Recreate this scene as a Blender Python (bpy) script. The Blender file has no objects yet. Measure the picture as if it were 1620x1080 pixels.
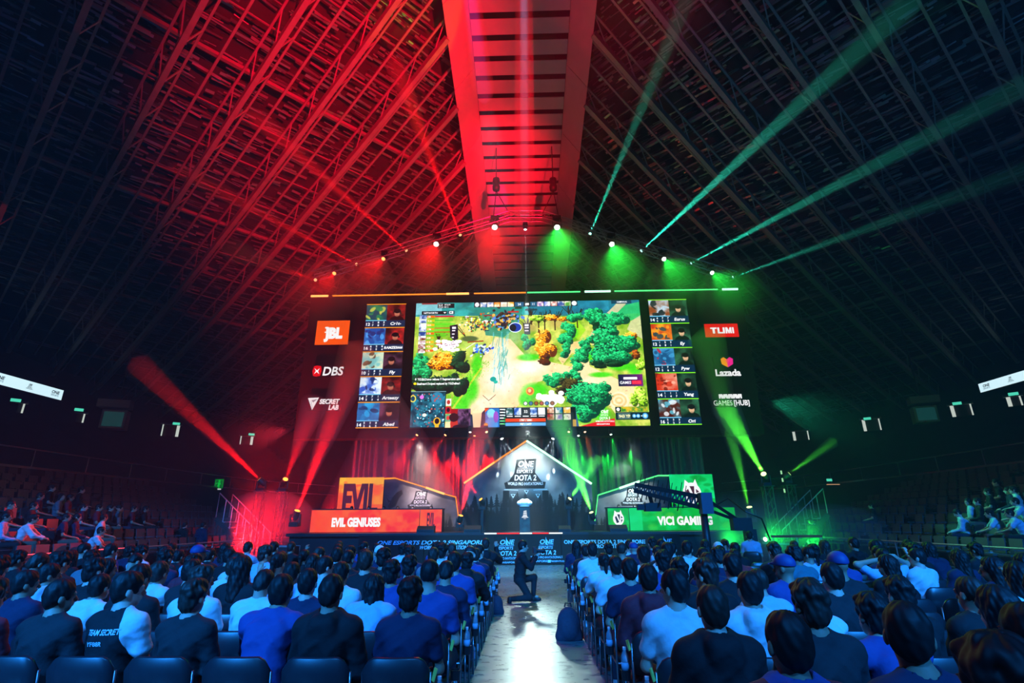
import bpy, bmesh, math, random
import numpy as np
from mathutils import Vector, Matrix, Euler
R = math.radians
random.seed(7); NR = np.random.RandomState(11)
S = bpy.context.scene
COL = S.collection
# ---------------------------------------------------------------- camera
F = 820.0; PITCH = R(19.0); YAW = R(1.45); ROLL = R(-0.35); EYE = Vector((0, 0, 1.70))
cd = bpy.data.cameras.new('camera'); cam = bpy.data.objects.new('camera', cd); COL.objects.link(cam)
cd.sensor_width = 36; cd.lens = 36 * F / 1620; cd.clip_start = 0.05; cd.clip_end = 400
CM = Matrix.Rotation(YAW, 3, 'Z') @ Matrix.Rotation(math.pi / 2 + PITCH, 3, 'X') @ Matrix.Rotation(ROLL, 3, 'Z')
cam.matrix_world = Matrix.Translation(EYE) @ CM.to_4x4()
S.camera = cam
S.view_settings.view_transform = 'Standard'; S.view_settings.look = 'None'
S.view_settings.gamma = 1; S.view_settings.exposure = 0.0; S.view_settings.use_curve_mapping = False
S.cycles.use_denoising = True
S.cycles.max_bounces = 4; S.cycles.diffuse_bounces = 2; S.cycles.glossy_bounces = 2; S.cycles.transmission_bounces = 3
S.cycles.volume_bounces = 0; S.cycles.transparent_max_bounces = 6
S.cycles.sample_clamp_indirect = 2.0; S.cycles.caustics_reflective = False; S.cycles.caustics_refractive = False
S.cycles.use_light_tree = True
# ---------------------------------------------------------------- world
W = bpy.data.worlds.new('world'); S.world = W; W.use_nodes = True
W.node_tree.nodes['Background'].inputs[0].default_value = (0.8, 0.9, 1.0, 1)
W.node_tree.nodes['Background'].inputs[1].default_value = 0.003

def ray(u, v):
    return CM @ Vector(((u - 810) / F, -(v - 540) / F, -1.0))
def pY(u, v, Y):
    d = ray(u, v); return EYE + d * (Y / d.y)
def pZ(u, v, z):
    d = ray(u, v); return EYE + d * ((z - EYE.z) / d.z)
def pX(u, v, X):
    d = ray(u, v); return EYE + d * (X / d.x)

# ---------------------------------------------------------------- lights
LK = 1.0
def spot(name, loc, target, col, power, ang=30, blend=.3, size=.08):
    l = bpy.data.lights.new(name, 'SPOT'); l.energy = power * LK; l.color = col
    l.spot_size = R(ang); l.spot_blend = blend; l.shadow_soft_size = size
    o = bpy.data.objects.new(name, l); COL.objects.link(o); o.location = loc
    o.rotation_euler = (Vector(target) - Vector(loc)).to_track_quat('-Z', 'Y').to_euler()
    return o
RED = (1, .003, .004); GRN = (.012, 1, .06); TEAL = (.03, .9, .6); BLU = (.012, .25, 1.0); WHT = (.75, .92, 1.0)
BLU2 = (.02, .27, 1.0)
# house blue wash over the audience, hung behind and above the camera
spot('blue_wash_light', (-10, -10, 12), (-8, 7.5, .8), BLU, 44000, 54, .7, .3)
spot('blue_wash_light', (10, -10, 12), (8.0, 6.5, .8), BLU, 38000, 54, .7, .3)
spot('blue_wash_light', (0, -7, 14), (0, 8, 0), BLU2, 9000, 44, .7, .3)
spot('banner_wash_light', (-1, 12, 13), (.5, 22.4, .3), (.16, .70, 1.0), 15000, 38, .5, .3)
# red wash lamps lighting the roof from behind and right of the camera, so the right half of the roof stays in shade
ROOFRED = (1, .0, .018)
spot('red_roof_light', (8, -6, 8), (-7.2, 18.5, 20), ROOFRED, 200000, 33, 1, .3)
spot('red_roof_light', (6.5, -6, 7), (-.9, 24, 19.6), ROOFRED, 270000, 14, .9, .3)
# cool and magenta spill on the right half of the roof
spot('teal_roof_light', (2, -5, 7), (13, 16, 19), (.08, .50, 1.0), 3000, 40, .9, .3)
spot('magenta_roof_light', (-5, -6, 7), (4.0, 12, 21.5), (1, .0, .10), 8000, 22, .9, .3)
# coloured spill from the stage on the first tiers of both side stands
spot('red_stand_light', (-10.5, 22.8, 5.5), (-16, 10, 1.6), (1, .03, .06), 5200, 50, .9, .1)
spot('teal_stand_light', (10.5, 22.4, 6.5), (17, 15, 2.2), (.02, .8, .42), 3000, 60, .9, .1)
# white light thrown low from the stage down the aisle
spot('white_front_light', (.2, 24.4, 5.4), (.1, 7.5, 0), (.70, 1, .92), 2300, 17, 1, .35)
# thin blue beams running forward under the ridge
spot('blue_ridge_beam', (.15, 2, 15.5), (.1, 30, 18.2), (.05, .5, 1), 200000, 1.5, .5, .05)
spot('blue_ridge_beam', (-1.7, 2, 16), (-1.6, 24, 20.6), (.10, .12, 1), 90000, 3, .8, .05)
# ---------------------------------------------------------------- materials
def mat(name, col, rough=.6, metal=0., emit=None, es=0., noise=0., nscale=20., bump=0., spec=.5, alpha=None):
    m = bpy.data.materials.new(name); m.use_nodes = True
    nt = m.node_tree; b = nt.nodes['Principled BSDF']
    b.inputs['Base Color'].default_value = (*col, 1); b.inputs['Roughness'].default_value = rough
    b.inputs['Metallic'].default_value = metal; b.inputs['Specular IOR Level'].default_value = spec
    if emit is not None:
        b.inputs['Emission Color'].default_value = (*emit, 1); b.inputs['Emission Strength'].default_value = es
    if noise or bump:
        n = nt.nodes.new('ShaderNodeTexNoise'); n.inputs['Scale'].default_value = nscale; n.inputs['Detail'].default_value = 4
        tc = nt.nodes.new('ShaderNodeTexCoord'); nt.links.new(tc.outputs['Object'], n.inputs['Vector'])
        if noise:
            mx = nt.nodes.new('ShaderNodeMix'); mx.data_type = 'RGBA'
            mx.inputs[6].default_value = (*[c * (1 - noise) for c in col], 1)
            mx.inputs[7].default_value = (*[min(1, c * (1 + noise)) for c in col], 1)
            nt.links.new(n.outputs['Fac'], mx.inputs[0]); nt.links.new(mx.outputs[2], b.inputs['Base Color'])
        if bump:
            bp = nt.nodes.new('ShaderNodeBump'); bp.inputs['Strength'].default_value = bump; bp.inputs['Distance'].default_value = .02
            nt.links.new(n.outputs['Fac'], bp.inputs['Height']); nt.links.new(bp.outputs['Normal'], b.inputs['Normal'])
    return m
def emat(name, col, st):
    m = bpy.data.materials.new(name); m.use_nodes = True; nt = m.node_tree; nt.nodes.clear()
    e = nt.nodes.new('ShaderNodeEmission'); o = nt.nodes.new('ShaderNodeOutputMaterial')
    e.inputs[0].default_value = (*col, 1); e.inputs[1].default_value = st
    nt.links.new(e.outputs[0], o.inputs[0]); return m
def img_mat(name, img, st=1.0, emissive=True, rough=.6):
    m = bpy.data.materials.new(name); m.use_nodes = True; nt = m.node_tree
    b = nt.nodes['Principled BSDF']; t = nt.nodes.new('ShaderNodeTexImage'); t.image = img; t.interpolation = 'Linear'; t.extension = 'EXTEND'
    b.inputs['Roughness'].default_value = rough
    if emissive:
        b.inputs['Base Color'].default_value = (.01, .01, .01, 1)
        nt.links.new(t.outputs[0], b.inputs['Emission Color']); b.inputs['Emission Strength'].default_value = st
    else:
        nt.links.new(t.outputs[0], b.inputs['Base Color'])
    return m
M = dict(
    black=mat('black_metal', (.012, .012, .014), .5, .3, noise=.3), blackcloth=mat('black_cloth', (.012, .012, .013), .95, noise=.4, nscale=8),
    truss=mat('truss_metal', (.35, .35, .36), .35, .9, noise=.2), steel=mat('roof_steel', (.20, .19, .19), .6, .1, noise=.25, nscale=3),
    deck=mat('roof_deck', (.022, .022, .025), .8, noise=.5, nscale=2), foil=mat('roof_foil', (.17, .17, .185), .32, .5, noise=.4, nscale=1.5),
    spine=mat('spine_board', (.40, .385, .375), .75, noise=.12, nscale=2), floor=None,
    concrete=mat('dark_concrete', (.035, .037, .04), .9, noise=.3, nscale=1.5), seatgrey=mat('stadium_seat_plastic', (.07, .08, .085), .45, noise=.15),
    rail=mat('rail_metal', (.45, .45, .45), .4, .6, noise=.2), dark=mat('dark_plastic', (.02, .02, .022), .45, noise=.3),
    stage=mat('stage_deck', (.02, .021, .024), .35, noise=.3, nscale=3, bump=.1), curtain=mat('black_curtain', (.12, .12, .12), .75, noise=.3, nscale=5),
    doorglow=emat('lit_corridor', (.85, .95, .85), .65), exitgreen=emat('exit_sign_face', (.1, .9, .6), .8),
)
# ---------------------------------------------------------------- mesh helpers
def link(o, parent=None):
    COL.objects.link(o)
    if parent is not None: o.parent = parent
    return o
def tag(o, label=None, cat=None, group=None, kind=None):
    if label: o['label'] = label
    if cat: o['category'] = cat
    if group: o['group'] = group
    if kind: o['kind'] = kind
    return o
def empty(name, loc=(0, 0, 0), rz=0, label=None, cat=None, group=None):
    o = bpy.data.objects.new(name, None); o.empty_display_size = .1; COL.objects.link(o)
    o.location = loc; o.rotation_euler = (0, 0, rz); return tag(o, label, cat, group)
class MB:
    def __init__(s): s.v = []; s.f = []
    def add(s, vs, fs):
        n = len(s.v); s.v += [tuple(p) for p in vs]; s.f += [tuple(i + n for i in f) for f in fs]; return s
    def box(s, c, d, rot=None):
        hx, hy, hz = d[0] / 2, d[1] / 2, d[2] / 2
        vs = [Vector((x, y, z)) for x in (-hx, hx) for y in (-hy, hy) for z in (-hz, hz)]
        if rot is not None: vs = [rot @ p for p in vs]
        c = Vector(c); vs = [p + c for p in vs]
        return s.add(vs, [(0, 1, 3, 2), (4, 6, 7, 5), (0, 4, 5, 1), (2, 3, 7, 6), (0, 2, 6, 4), (1, 5, 7, 3)])
    def bar(s, a, b, w, h=None, up=(0, 0, 1)):
        a = Vector(a); b = Vector(b); d = (b - a); L = d.length
        if L < 1e-6: return s
        d.normalize(); u = Vector(up)
        if abs(d.dot(u)) > .98: u = Vector((1, 0, 0))
        x = d.cross(u).normalized(); z = x.cross(d)
        h = h or w; vs = []
        for p in (a, b):
            for sx, sz in ((-1, -1), (1, -1), (1, 1), (-1, 1)): vs.append(p + x * (sx * w / 2) + z * (sz * h / 2))
        return s.add(vs, [(0, 1, 5, 4), (1, 2, 6, 5), (2, 3, 7, 6), (3, 0, 4, 7), (3, 2, 1, 0), (4, 5, 6, 7)])
    def tube(s, pts, r, n=8, cap=True):
        pts = [Vector(p) for p in pts]; rings = []; r = r if isinstance(r, (list, tuple)) else [r] * len(pts)
        for i, p in enumerate(pts):
            d = (pts[min(i + 1, len(pts) - 1)] - pts[max(i - 1, 0)]).normalized()
            u = Vector((0, 0, 1)) if abs(d.z) < .95 else Vector((0, 1, 0))
            x = d.cross(u).normalized(); z = x.cross(d)
            rings.append([p + x * (r[i] * math.cos(2 * math.pi * k / n)) + z * (r[i] * math.sin(2 * math.pi * k / n)) for k in range(n)])
        vs = [q for rg in rings for q in rg]; fs = []
        for i in range(len(pts) - 1):
            for k in range(n):
                a = i * n + k; b = i * n + (k + 1) % n; fs.append((a, b, b + n, a + n))
        if cap: fs.append(tuple(range(n))[::-1]); fs.append(tuple((len(pts) - 1) * n + k for k in range(n)))
        return s.add(vs, fs)
    def lathe(s, prof, c=(0, 0, 0), n=12, rot=None):
        vs = []; fs = []; c = Vector(c)
        for (r, z) in prof:
            for k in range(n):
                p = Vector((r * math.cos(2 * math.pi * k / n), r * math.sin(2 * math.pi * k / n), z))
                vs.append((rot @ p if rot is not None else p) + c)
        m = len(prof)
        for i in range(m - 1):
            for k in range(n):
                a = i * n + k; b = i * n + (k + 1) % n; fs.append((a, b, b + n, a + n))
        if prof[0][0] > 1e-4: fs.append(tuple(range(n))[::-1])
        if prof[-1][0] > 1e-4: fs.append(tuple((m - 1) * n + k for k in range(n)))
        return s.add(vs, fs)
    def prism(s, poly, off):
        n = len(poly); off = Vector(off); vs = [Vector(p) for p in poly] + [Vector(p) + off for p in poly]
        fs = [tuple(range(n))[::-1], tuple(range(n, 2 * n))] + [(i, (i + 1) % n, n + (i + 1) % n, n + i) for i in range(n)]
        return s.add(vs, fs)
    def mesh(s, name, m=None, smooth=False):
        me = bpy.data.meshes.new(name); me.from_pydata(s.v, [], s.f); me.update()
        if m: me.materials.append(m)
        if smooth: me.polygons.foreach_set('use_smooth', [True] * len(me.polygons))
        bm = bmesh.new(); bm.from_mesh(me); bmesh.ops.recalc_face_normals(bm, faces=bm.faces[:]); bm.to_mesh(me); bm.free()
        return me
    def build(s, name, m=None, parent=None, smooth=False, loc=None):
        o = bpy.data.objects.new(name, s.mesh(name, m, smooth)); link(o, parent)
        if loc is not None: o.location = loc
        return o
def copy_tree(o, parent=None):
    c = o.copy(); COL.objects.link(c); c.parent = parent if parent is not None else None
    if parent is not None: c.matrix_parent_inverse = o.matrix_parent_inverse
    for ch in o.children: copy_tree(ch, c)
    return c
def uvquad(name, p, m, parent=None, thick=.04, polyuv=None):
    """flat lit face with a thin body behind it; p = TL,TR,BR,BL (or polygon with polyuv)"""
    p = [Vector(q) for q in p]; n = len(p)
    uv = polyuv or [(0, 1), (1, 1), (1, 0), (0, 0)]
    me = bpy.data.meshes.new(name)
    me.from_pydata([tuple(q) for q in p], [], [tuple(range(n))[::-1]]); me.update()
    ul = me.uv_layers.new(name='UVMap')
    for li, l in enumerate(me.loops): ul.data[li].uv = uv[l.vertex_index]
    me.materials.append(m)
    o = bpy.data.objects.new(name, me); link(o, parent); return o
# ================================================================ STRUCTURE
YS = 22.6                                    # stage front
ZD = 1.22                                    # stage deck height
# floor: worn polished concrete
def floor_material():
    m = bpy.data.materials.new('polished_concrete'); m.use_nodes = True; nt = m.node_tree; b = nt.nodes['Principled BSDF']
    tc = nt.nodes.new('ShaderNodeTexCoord')
    n1 = nt.nodes.new('ShaderNodeTexNoise'); n1.inputs['Scale'].default_value = .9; n1.inputs['Detail'].default_value = 6
    n2 = nt.nodes.new('ShaderNodeTexNoise'); n2.inputs['Scale'].default_value = 6; n2.inputs['Detail'].default_value = 5
    mp = nt.nodes.new('ShaderNodeMapping'); mp.inputs['Scale'].default_value = (.9, 1.5, 1)
    nt.links.new(tc.outputs['Object'], mp.inputs['Vector'])
    for n in (n1, n2): nt.links.new(mp.outputs[0], n.inputs['Vector'])
    r = nt.nodes.new('ShaderNodeValToRGB'); r.color_ramp.elements[0].position = .28; r.color_ramp.elements[1].position = .75
    r.color_ramp.elements[0].color = (.07, .075, .075, 1); r.color_ramp.elements[1].color = (.26, .28, .275, 1)
    mx = nt.nodes.new('ShaderNodeMix'); mx.data_type = 'FLOAT'; mx.inputs[0].default_value = .5
    nt.links.new(n1.outputs['Fac'], mx.inputs[2]); nt.links.new(n2.outputs['Fac'], mx.inputs[3])
    nt.links.new(mx.outputs[0], r.inputs[0]); nt.links.new(r.outputs[0], b.inputs['Base Color'])
    rr = nt.nodes.new('ShaderNodeMapRange'); rr.inputs[1].default_value = .3; rr.inputs[2].default_value = .7
    rr.inputs[3].default_value = .22; rr.inputs[4].default_value = .42
    nt.links.new(n2.outputs['Fac'], rr.inputs[0]); nt.links.new(rr.outputs[0], b.inputs['Roughness'])
    bp = nt.nodes.new('ShaderNodeBump'); bp.inputs['Strength'].default_value = .05; bp.inputs['Distance'].default_value = .01
    nt.links.new(n2.outputs['Fac'], bp.inputs['Height']); nt.links.new(bp.outputs[0], b.inputs['Normal'])
    return m
M['floor'] = floor_material()
mb = MB(); mb.box((0, 28, -.15), (90, 90, .3)); tag(mb.build('floor', M['floor']), 'grey polished concrete arena floor', kind='structure')

# bowl outline: parapet of the lower bowl and rear wall of the upper bowl (left half, mirrored for the right)
PAR = [(-22, -6), (-22, 8), (-22, 20), (-22, 32), (-21.5, 42), (-18, 50), (-10, 55), (0, 57)]
REAR = [(-37, -6), (-37, 10), (-36.6, 26), (-35, 36), (-31, 44.5), (-26, 52), (-14, 60), (0, 63)]
ZP, ZR = 3.5, 8.6
def bowl(side):
    s = -1 if side == 'right' else 1
    n = 14; mbt = MB()
    for k in range(n):
        t0, t1 = k / n, (k + 1) / n; z0 = ZP + (ZR - ZP) * k / (n - 1); 
        zb = ZP - .6 if k == 0 else ZP + (ZR - ZP) * (k - 1) / (n - 1)
        for i in range(len(PAR) - 1):
            def q(j, t): return (s * (PAR[j][0] + (REAR[j][0] - PAR[j][0]) * t), PAR[j][1] + (REAR[j][1] - PAR[j][1]) * t)
            a0, b0 = q(i, t0), q(i + 1, t0); a1, b1 = q(i, t1), q(i + 1, t1)
            vs = [(*a0, zb), (*b0, zb), (*b0, z0), (*a0, z0), (*a1, z0), (*b1, z0)]
            mbt.add(vs, [(0, 1, 2, 3), (3, 2, 5, 4)])
    tiers = mbt.build('wall_%s_tiers' % side, M['concrete']); tag(tiers, kind='structure')
    w = MB()
    for i in range(len(REAR) - 1):
        a, b = REAR[i], REAR[i + 1]
        w.add([(s * a[0], a[1], ZR - .3), (s * b[0], b[1], ZR - .3), (s * b[0], b[1], 16), (s * a[0], a[1], 16)], [(0, 1, 2, 3)])
    wall = tag(w.build('wall_%s' % side, M['concrete']), kind='structure')
    p = MB()
    for i in range(len(PAR) - 1):
        a, b = PAR[i], PAR[i + 1]
        d = Vector((b[0] - a[0], b[1] - a[1], 0)).normalized(); nn = Vector((d.y, -d.x, 0)) * .2
        p.prism([(s * a[0], a[1], 0 if i > 3 else 2.3), (s * b[0], b[1], 0 if i > 3 else 2.3), (s * b[0], b[1], ZP + .45), (s * a[0], a[1], ZP + .45)], (s * nn.x, nn.y, 0))
    par = tag(p.build('trim_%d' % (1 if side == 'left' else 2), M['concrete']), kind='structure')
    top = MB()
    for i in range(5):
        a, b = PAR[i], PAR[i + 1]
        top.bar((s * a[0], a[1], ZP + .5), (s * b[0], b[1], ZP + .5), .3, .1)
    top.build('coping', M['rail'], par)
    rl = MB()
    for i in range(5):
        a, b = Vector((s * PAR[i][0], PAR[i][1], ZP + 1.3)), Vector((s * PAR[i + 1][0], PAR[i + 1][1], ZP + 1.3))
        rl.tube([a, b], .035, 6)
        L = (b - a).length; m_ = int(L / 3)
        for k in range(m_): 
            q = a + (b - a) * (k / m_); rl.tube([q, q - Vector((0, 0, .8))], .025, 5)
    rl.build('guard_rail', M['rail'], par)
bowl('left'); bowl('right')
mb = MB(); mb.box((0, 63.3, 8), (30, .4, 16)); tag(mb.build('wall_far', M['concrete']), kind='structure')

# ---------------------------------------------------------------- roof
def zridge(Y): return 22.3 - .162 * (Y - 15.9)
HW = 3.25
def gdrop(dx): return .55 * dx - .0055 * dx * dx
def roofp(s, Y0, dx, dz=0.):
    return Vector((s * (HW + dx), Y0 + .8 * dx, zridge(Y0) - gdrop(dx) + dz))
ceil = bpy.data.objects.new('ceiling', None); COL.objects.link(ceil); ceil['kind'] = 'structure'
RX = 33.
for s in (-1, 1):
    g = MB(); ny, nx = 40, 14
    Ys = np.linspace(-26, 62, ny); Xs = np.linspace(-1.5, RX, nx)
    vs = [roofp(s, y, x, 1.3) for y in Ys for x in Xs]
    fs = [(i * nx + j, i * nx + j + 1, (i + 1) * nx + j + 1, (i + 1) * nx + j) for i in range(ny - 1) for j in range(nx - 1)]
    g.add(vs, fs); g.build('roof_deck', M['deck'], ceil)
    # rafters: one main tube with thinner chords beside it
    for Y0 in np.arange(-17.6, 50, 3.5):
        m_ = MB(); xs = np.linspace(0, 30, 9)
        for a, b in zip(xs[:-1], xs[1:]): m_.bar(roofp(s, Y0, a), roofp(s, Y0, b), .20, .34)
        m_.build('rafter', M['steel'], ceil)
        c_ = MB()
        for off in (-.55, .6):
            for a, b in zip(xs[:-1], xs[1:]): c_.bar(roofp(s, Y0 + off, a, .5), roofp(s, Y0 + off, b, .5), .09)
        for a in np.arange(0, 29, 1.5):
            c_.bar(roofp(s, Y0 - .55, a, .5), roofp(s, Y0, a + .75), .05); c_.bar(roofp(s, Y0 + .6, a, .5), roofp(s, Y0, a + .75), .05)
        c_.build('rafter_chord', M['steel'], ceil)
        c_ = MB()
        for a, b in zip(xs[:-1], xs[1:]): c_.bar(roofp(s, Y0 + 1.75, a, .6), roofp(s, Y0 + 1.75, b, .6), .10)
        c_.build('rafter_chord', M['steel'], ceil)
    # purlins running square to the rafters
    for k, xa in enumerate(np.arange(2.0, 62, 1.65)):
        m_ = MB(); pts = []
        Ya = -17.6
        for t in np.linspace(0, 60, 31):
            dx = xa - t; Y0 = Ya + 2.06 * t
            if 0 <= dx <= 30 and Y0 < 52: pts.append(roofp(s, Y0, dx, .75))
        for a, b in zip(pts[:-1], pts[1:]): m_.bar(a, b, .06 if k % 4 else .16)
        if m_.v: m_.build('purlin', M['steel'], ceil)
    # loose crinkled insulation strips below the deck
    st = MB(); rg = np.random.RandomState(5 + s)
    for i in range(9500):
        Y0 = rg.uniform(-14, 40); dx = rg.uniform(0.3, 26)
        L = rg.uniform(.35, 1.9) * rg.uniform(.4, 1); w_ = rg.uniform(.015, .065)
        c = roofp(s, Y0, dx, 1.0 + rg.uniform(-.15, .15))
        d = (roofp(s, Y0 + 2.06 * .2, dx - .2, 1.) - roofp(s, Y0, dx, 1.)).normalized()
        e = (roofp(s, Y0, dx + .2, 1.) - roofp(s, Y0, dx, 1.)).normalized()
        e = (e + Vector((0, 0, rg.uniform(-.9, .9)))).normalized()
        d = (d + Vector((0, 0, rg.uniform(-.12, .12)))).normalized()
        a, b = c - d * L / 2, c + d * L / 2
        st.add([a - e * w_, b - e * w_, b + e * w_, a + e * w_], [(0, 1, 2, 3)])
    tag(st.build('insulation_strips', M['foil'], ceil), kind='stuff')
# spine: two deep girders with louvre boards between them
for s in (-1, 1):
    y0, y1 = -16, 52
    for k in range(17):
        a, b = y0 + k * 4, y0 + k * 4 + 3.97
        m_ = MB()
        poly = []
        A = [(s * HW, zridge(a)), (s * (HW - .95), zridge(a) + 1.45), (s * (HW - .95), zridge(a) + 1.6), (s * HW, zridge(a) + 1.6)]
        B = [(s * HW, zridge(b)), (s * (HW - .95), zridge(b) + 1.45), (s * (HW - .95), zridge(b) + 1.6), (s * HW, zridge(b) + 1.6)]
        vs = [(x, a, z) for x, z in A] + [(x, b, z) for x, z in B]
        m_.add(vs, [(0, 1, 2, 3), (4, 7, 6, 5), (0, 4, 5, 1), (1, 5, 6, 2), (2, 6, 7, 3), (3, 7, 4, 0)])
        m_.build('girder_panel', M['spine'], ceil)
me = None
for Y in np.arange(-10.5, 50, 1.02):
    z = zridge(Y) + 1.5
    if me is None:
        mb = MB(); mb.box((0, 0, 0), (2 * (HW - .97), .70, .045), Matrix.Rotation(R(-14), 3, 'X')); me = mb.mesh('louvre_board', M['spine'])
    o = bpy.data.objects.new('louvre_board', me); link(o, ceil); o.location = (0, Y, z)
mb = MB(); mb.add([(-HW, -16, zridge(-16) + 2.2), (HW, -16, zridge(-16) + 2.2), (HW, 52, zridge(52) + 2.2), (-HW, 52, zridge(52) + 2.2)], [(0, 1, 2, 3)])
mb.build('ridge_deck', M['deck'], ceil)

# ---------------------------------------------------------------- haze in the hall
def haze(dens):
    mb = MB(); mb.box((0, 25, 11.5), (76, 76, 23.6)); 
    m = bpy.data.materials.new('stage_haze'); m.use_nodes = True; nt = m.node_tree; nt.nodes.clear()
    v = nt.nodes.new('ShaderNodeVolumeScatter'); o = nt.nodes.new('ShaderNodeOutputMaterial')
    v.inputs['Color'].default_value = (1, 1, 1, 1); v.inputs['Density'].default_value = dens; v.inputs['Anisotropy'].default_value = .15
    nt.links.new(v.outputs[0], o.inputs['Volume'])
    o = mb.build('haze', m); tag(o, 'thin stage haze hanging through the whole hall', 'haze', kind='stuff'); o.display_type = 'WIRE'
HAZE = .0012
haze(HAZE)
# ================================================================ FLAT PRINT: a small painter for screens, banners and signs
_dg = None
_tcache = {}
def text_tris(s, bold):
    k = (s, bold)
    if k in _tcache: return _tcache[k]
    c = bpy.data.curves.new('t', 'FONT'); c.body = s; c.size = 1.0; c.offset = bold; c.fill_mode = 'FRONT'; c.resolution_u = 3
    o = bpy.data.objects.new('t', c); COL.objects.link(o)
    dg = bpy.context.evaluated_depsgraph_get(); me = o.evaluated_get(dg).to_mesh(); me.calc_loop_triangles()
    v = np.zeros(len(me.vertices) * 3); me.vertices.foreach_get('co', v); v = v.reshape(-1, 3)[:, :2]
    t = np.zeros(len(me.loop_triangles) * 3, int); me.loop_triangles.foreach_get('vertices', t)
    tri = v[t.reshape(-1, 3)] if len(t) else np.zeros((0, 3, 2))
    bpy.data.objects.remove(o); bpy.data.curves.remove(c)
    _tcache[k] = tri; return tri
class Cv:
    def __init__(s, w, h, bg=(0, 0, 0)):
        s.w, s.h = w, h; s.a = np.zeros((h, w, 3), np.float32); s.a[:] = bg
    def _blend(s, x0, y0, mask, col, al):
        h, w = mask.shape; sub = s.a[y0:y0 + h, x0:x0 + w]
        m = (mask * al)[..., None]; sub[:] = sub * (1 - m) + np.asarray(col, np.float32) * m
    def _bb(s, xs0, ys0, xs1, ys1):
        return max(0, int(xs0)), max(0, int(ys0)), min(s.w, int(xs1) + 2), min(s.h, int(ys1) + 2)
    def rect(s, x, y, w, h, col, al=1.): return s.poly([(x, y), (x + w, y), (x + w, y + h), (x, y + h)], col, al)
    def poly(s, pts, col, al=1.):
        P = np.array(pts, float); x0, y0, x1, y1 = s._bb(*P.min(0), *P.max(0))
        if x1 <= x0 or y1 <= y0: return s
        Y, X = np.mgrid[y0:y1, x0:x1] + .5
        ins = np.zeros(X.shape, bool); n = len(P)
        for i in range(n):
            ax, ay = P[i]; bx, by = P[(i + 1) % n]
            if ay == by: continue
            c = ((ay > Y) != (by > Y)) & (X < (bx - ax) * (Y - ay) / (by - ay) + ax); ins ^= c
        s._blend(x0, y0, ins.astype(np.float32), col, al); return s
    def ell(s, cx, cy, rx, ry, col, al=1., soft=0., rot=0.):
        r = max(rx, ry); x0, y0, x1, y1 = s._bb(cx - r, cy - r, cx + r, cy + r)
        if x1 <= x0 or y1 <= y0: return s
        Y, X = np.mgrid[y0:y1, x0:x1] + .5; X -= cx; Y -= cy
        c, q = math.cos(rot), math.sin(rot); U = (X * c + Y * q) / rx; V = (-X * q + Y * c) / ry
        d = np.sqrt(U * U + V * V); m = np.clip((1 - d) / max(soft, .5 / max(r, 1)), 0, 1)
        s._blend(x0, y0, m, col, al); return s
    def line(s, a, b, w, col, al=1.):
        a = np.array(a, float); b = np.array(b, float); d = b - a; L = np.hypot(*d) + 1e-6; n = np.array([-d[1], d[0]]) / L * w / 2
        return s.poly([a + n, b + n, b - n, a - n], col, al)
    def text(s, t, x, y, h, col, sx=1., shear=0., bold=.02, al=1., align='l', skew=0., arc=0., maxw=None):
        """h = cap height in px; (x, y) = left/centre of the baseline; skew tilts the baseline"""
        tri = text_tris(t, bold)
        if not len(tri): return s
        P = tri.copy(); k = h / .73; lo, hi = P[..., 0].min(), P[..., 0].max(); wd = (hi - lo)
        if maxw: sx = min(sx, maxw / (wd * k)) if sx < 0 else maxw / (wd * k)
        X = (P[..., 0] - lo) * k * sx; Y = P[..., 1] * k
        W_ = wd * k * sx
        X = X + Y * shear
        if align == 'c': X = X - W_ / 2
        px, py = x + X, y - Y + X * skew + arc * (X / max(W_, 1) * 2) ** 2
        for i in range(len(P)):
            ax, bx, cx_ = px[i]; ay, by, cy_ = py[i]
            x0, y0, x1, y1 = s._bb(min(ax, bx, cx_), min(ay, by, cy_), max(ax, bx, cx_), max(ay, by, cy_))
            if x1 <= x0 or y1 <= y0: continue
            gy, gx = np.mgrid[y0:y1, x0:x1] + .5
            D = (by - cy_) * (ax - cx_) + (cx_ - bx) * (ay - cy_)
            if abs(D) < 1e-9: continue
            l1 = ((by - cy_) * (gx - cx_) + (cx_ - bx) * (gy - cy_)) / D; l2 = ((cy_ - ay) * (gx - cx_) + (ax - cx_) * (gy - cy_)) / D
            m = ((l1 >= -.002) & (l2 >= -.002) & (l1 + l2 <= 1.002)).astype(np.float32)
            s._blend(x0, y0, m, col, al)
        return s
    def clouds(s, x, y, w, h, cols, scale, rg, thr=None, al=1.):
        x0, y0, x1, y1 = s._bb(x, y, x + w - 2, y + h - 2); hh, ww = y1 - y0, x1 - x0
        f = np.zeros((hh, ww)); amp = 1.
        for o in range(4):
            gs = max(2, int(max(w, h) / scale * 2 ** o)); g = rg.rand(gs + 2, gs + 2)
            yy = np.linspace(0, gs * hh / max(w, h), hh); xx = np.linspace(0, gs * ww / max(w, h), ww)
            yi = yy.astype(int); xi = xx.astype(int); ty = (yy - yi)[:, None]; tx = (xx - xi)[None]
            ty = ty * ty * (3 - 2 * ty); tx = tx * tx * (3 - 2 * tx)
            a = g[yi][:, xi]; b = g[yi][:, xi + 1]; c = g[yi + 1][:, xi]; d = g[yi + 1][:, xi + 1]
            f += amp * ((a * (1 - tx) + b * tx) * (1 - ty) + (c * (1 - tx) + d * tx) * ty); amp *= .5
        f /= 1.875; f = np.clip((f - .3) / .4, 0, 1)
        if thr is not None: s._blend(x0, y0, (f > thr).astype(np.float32), cols[0], al); return s
        c0, c1 = np.array(cols[0]), np.array(cols[1]); s._blend(x0, y0, np.ones_like(f, dtype=np.float32), c0, 0)
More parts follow.
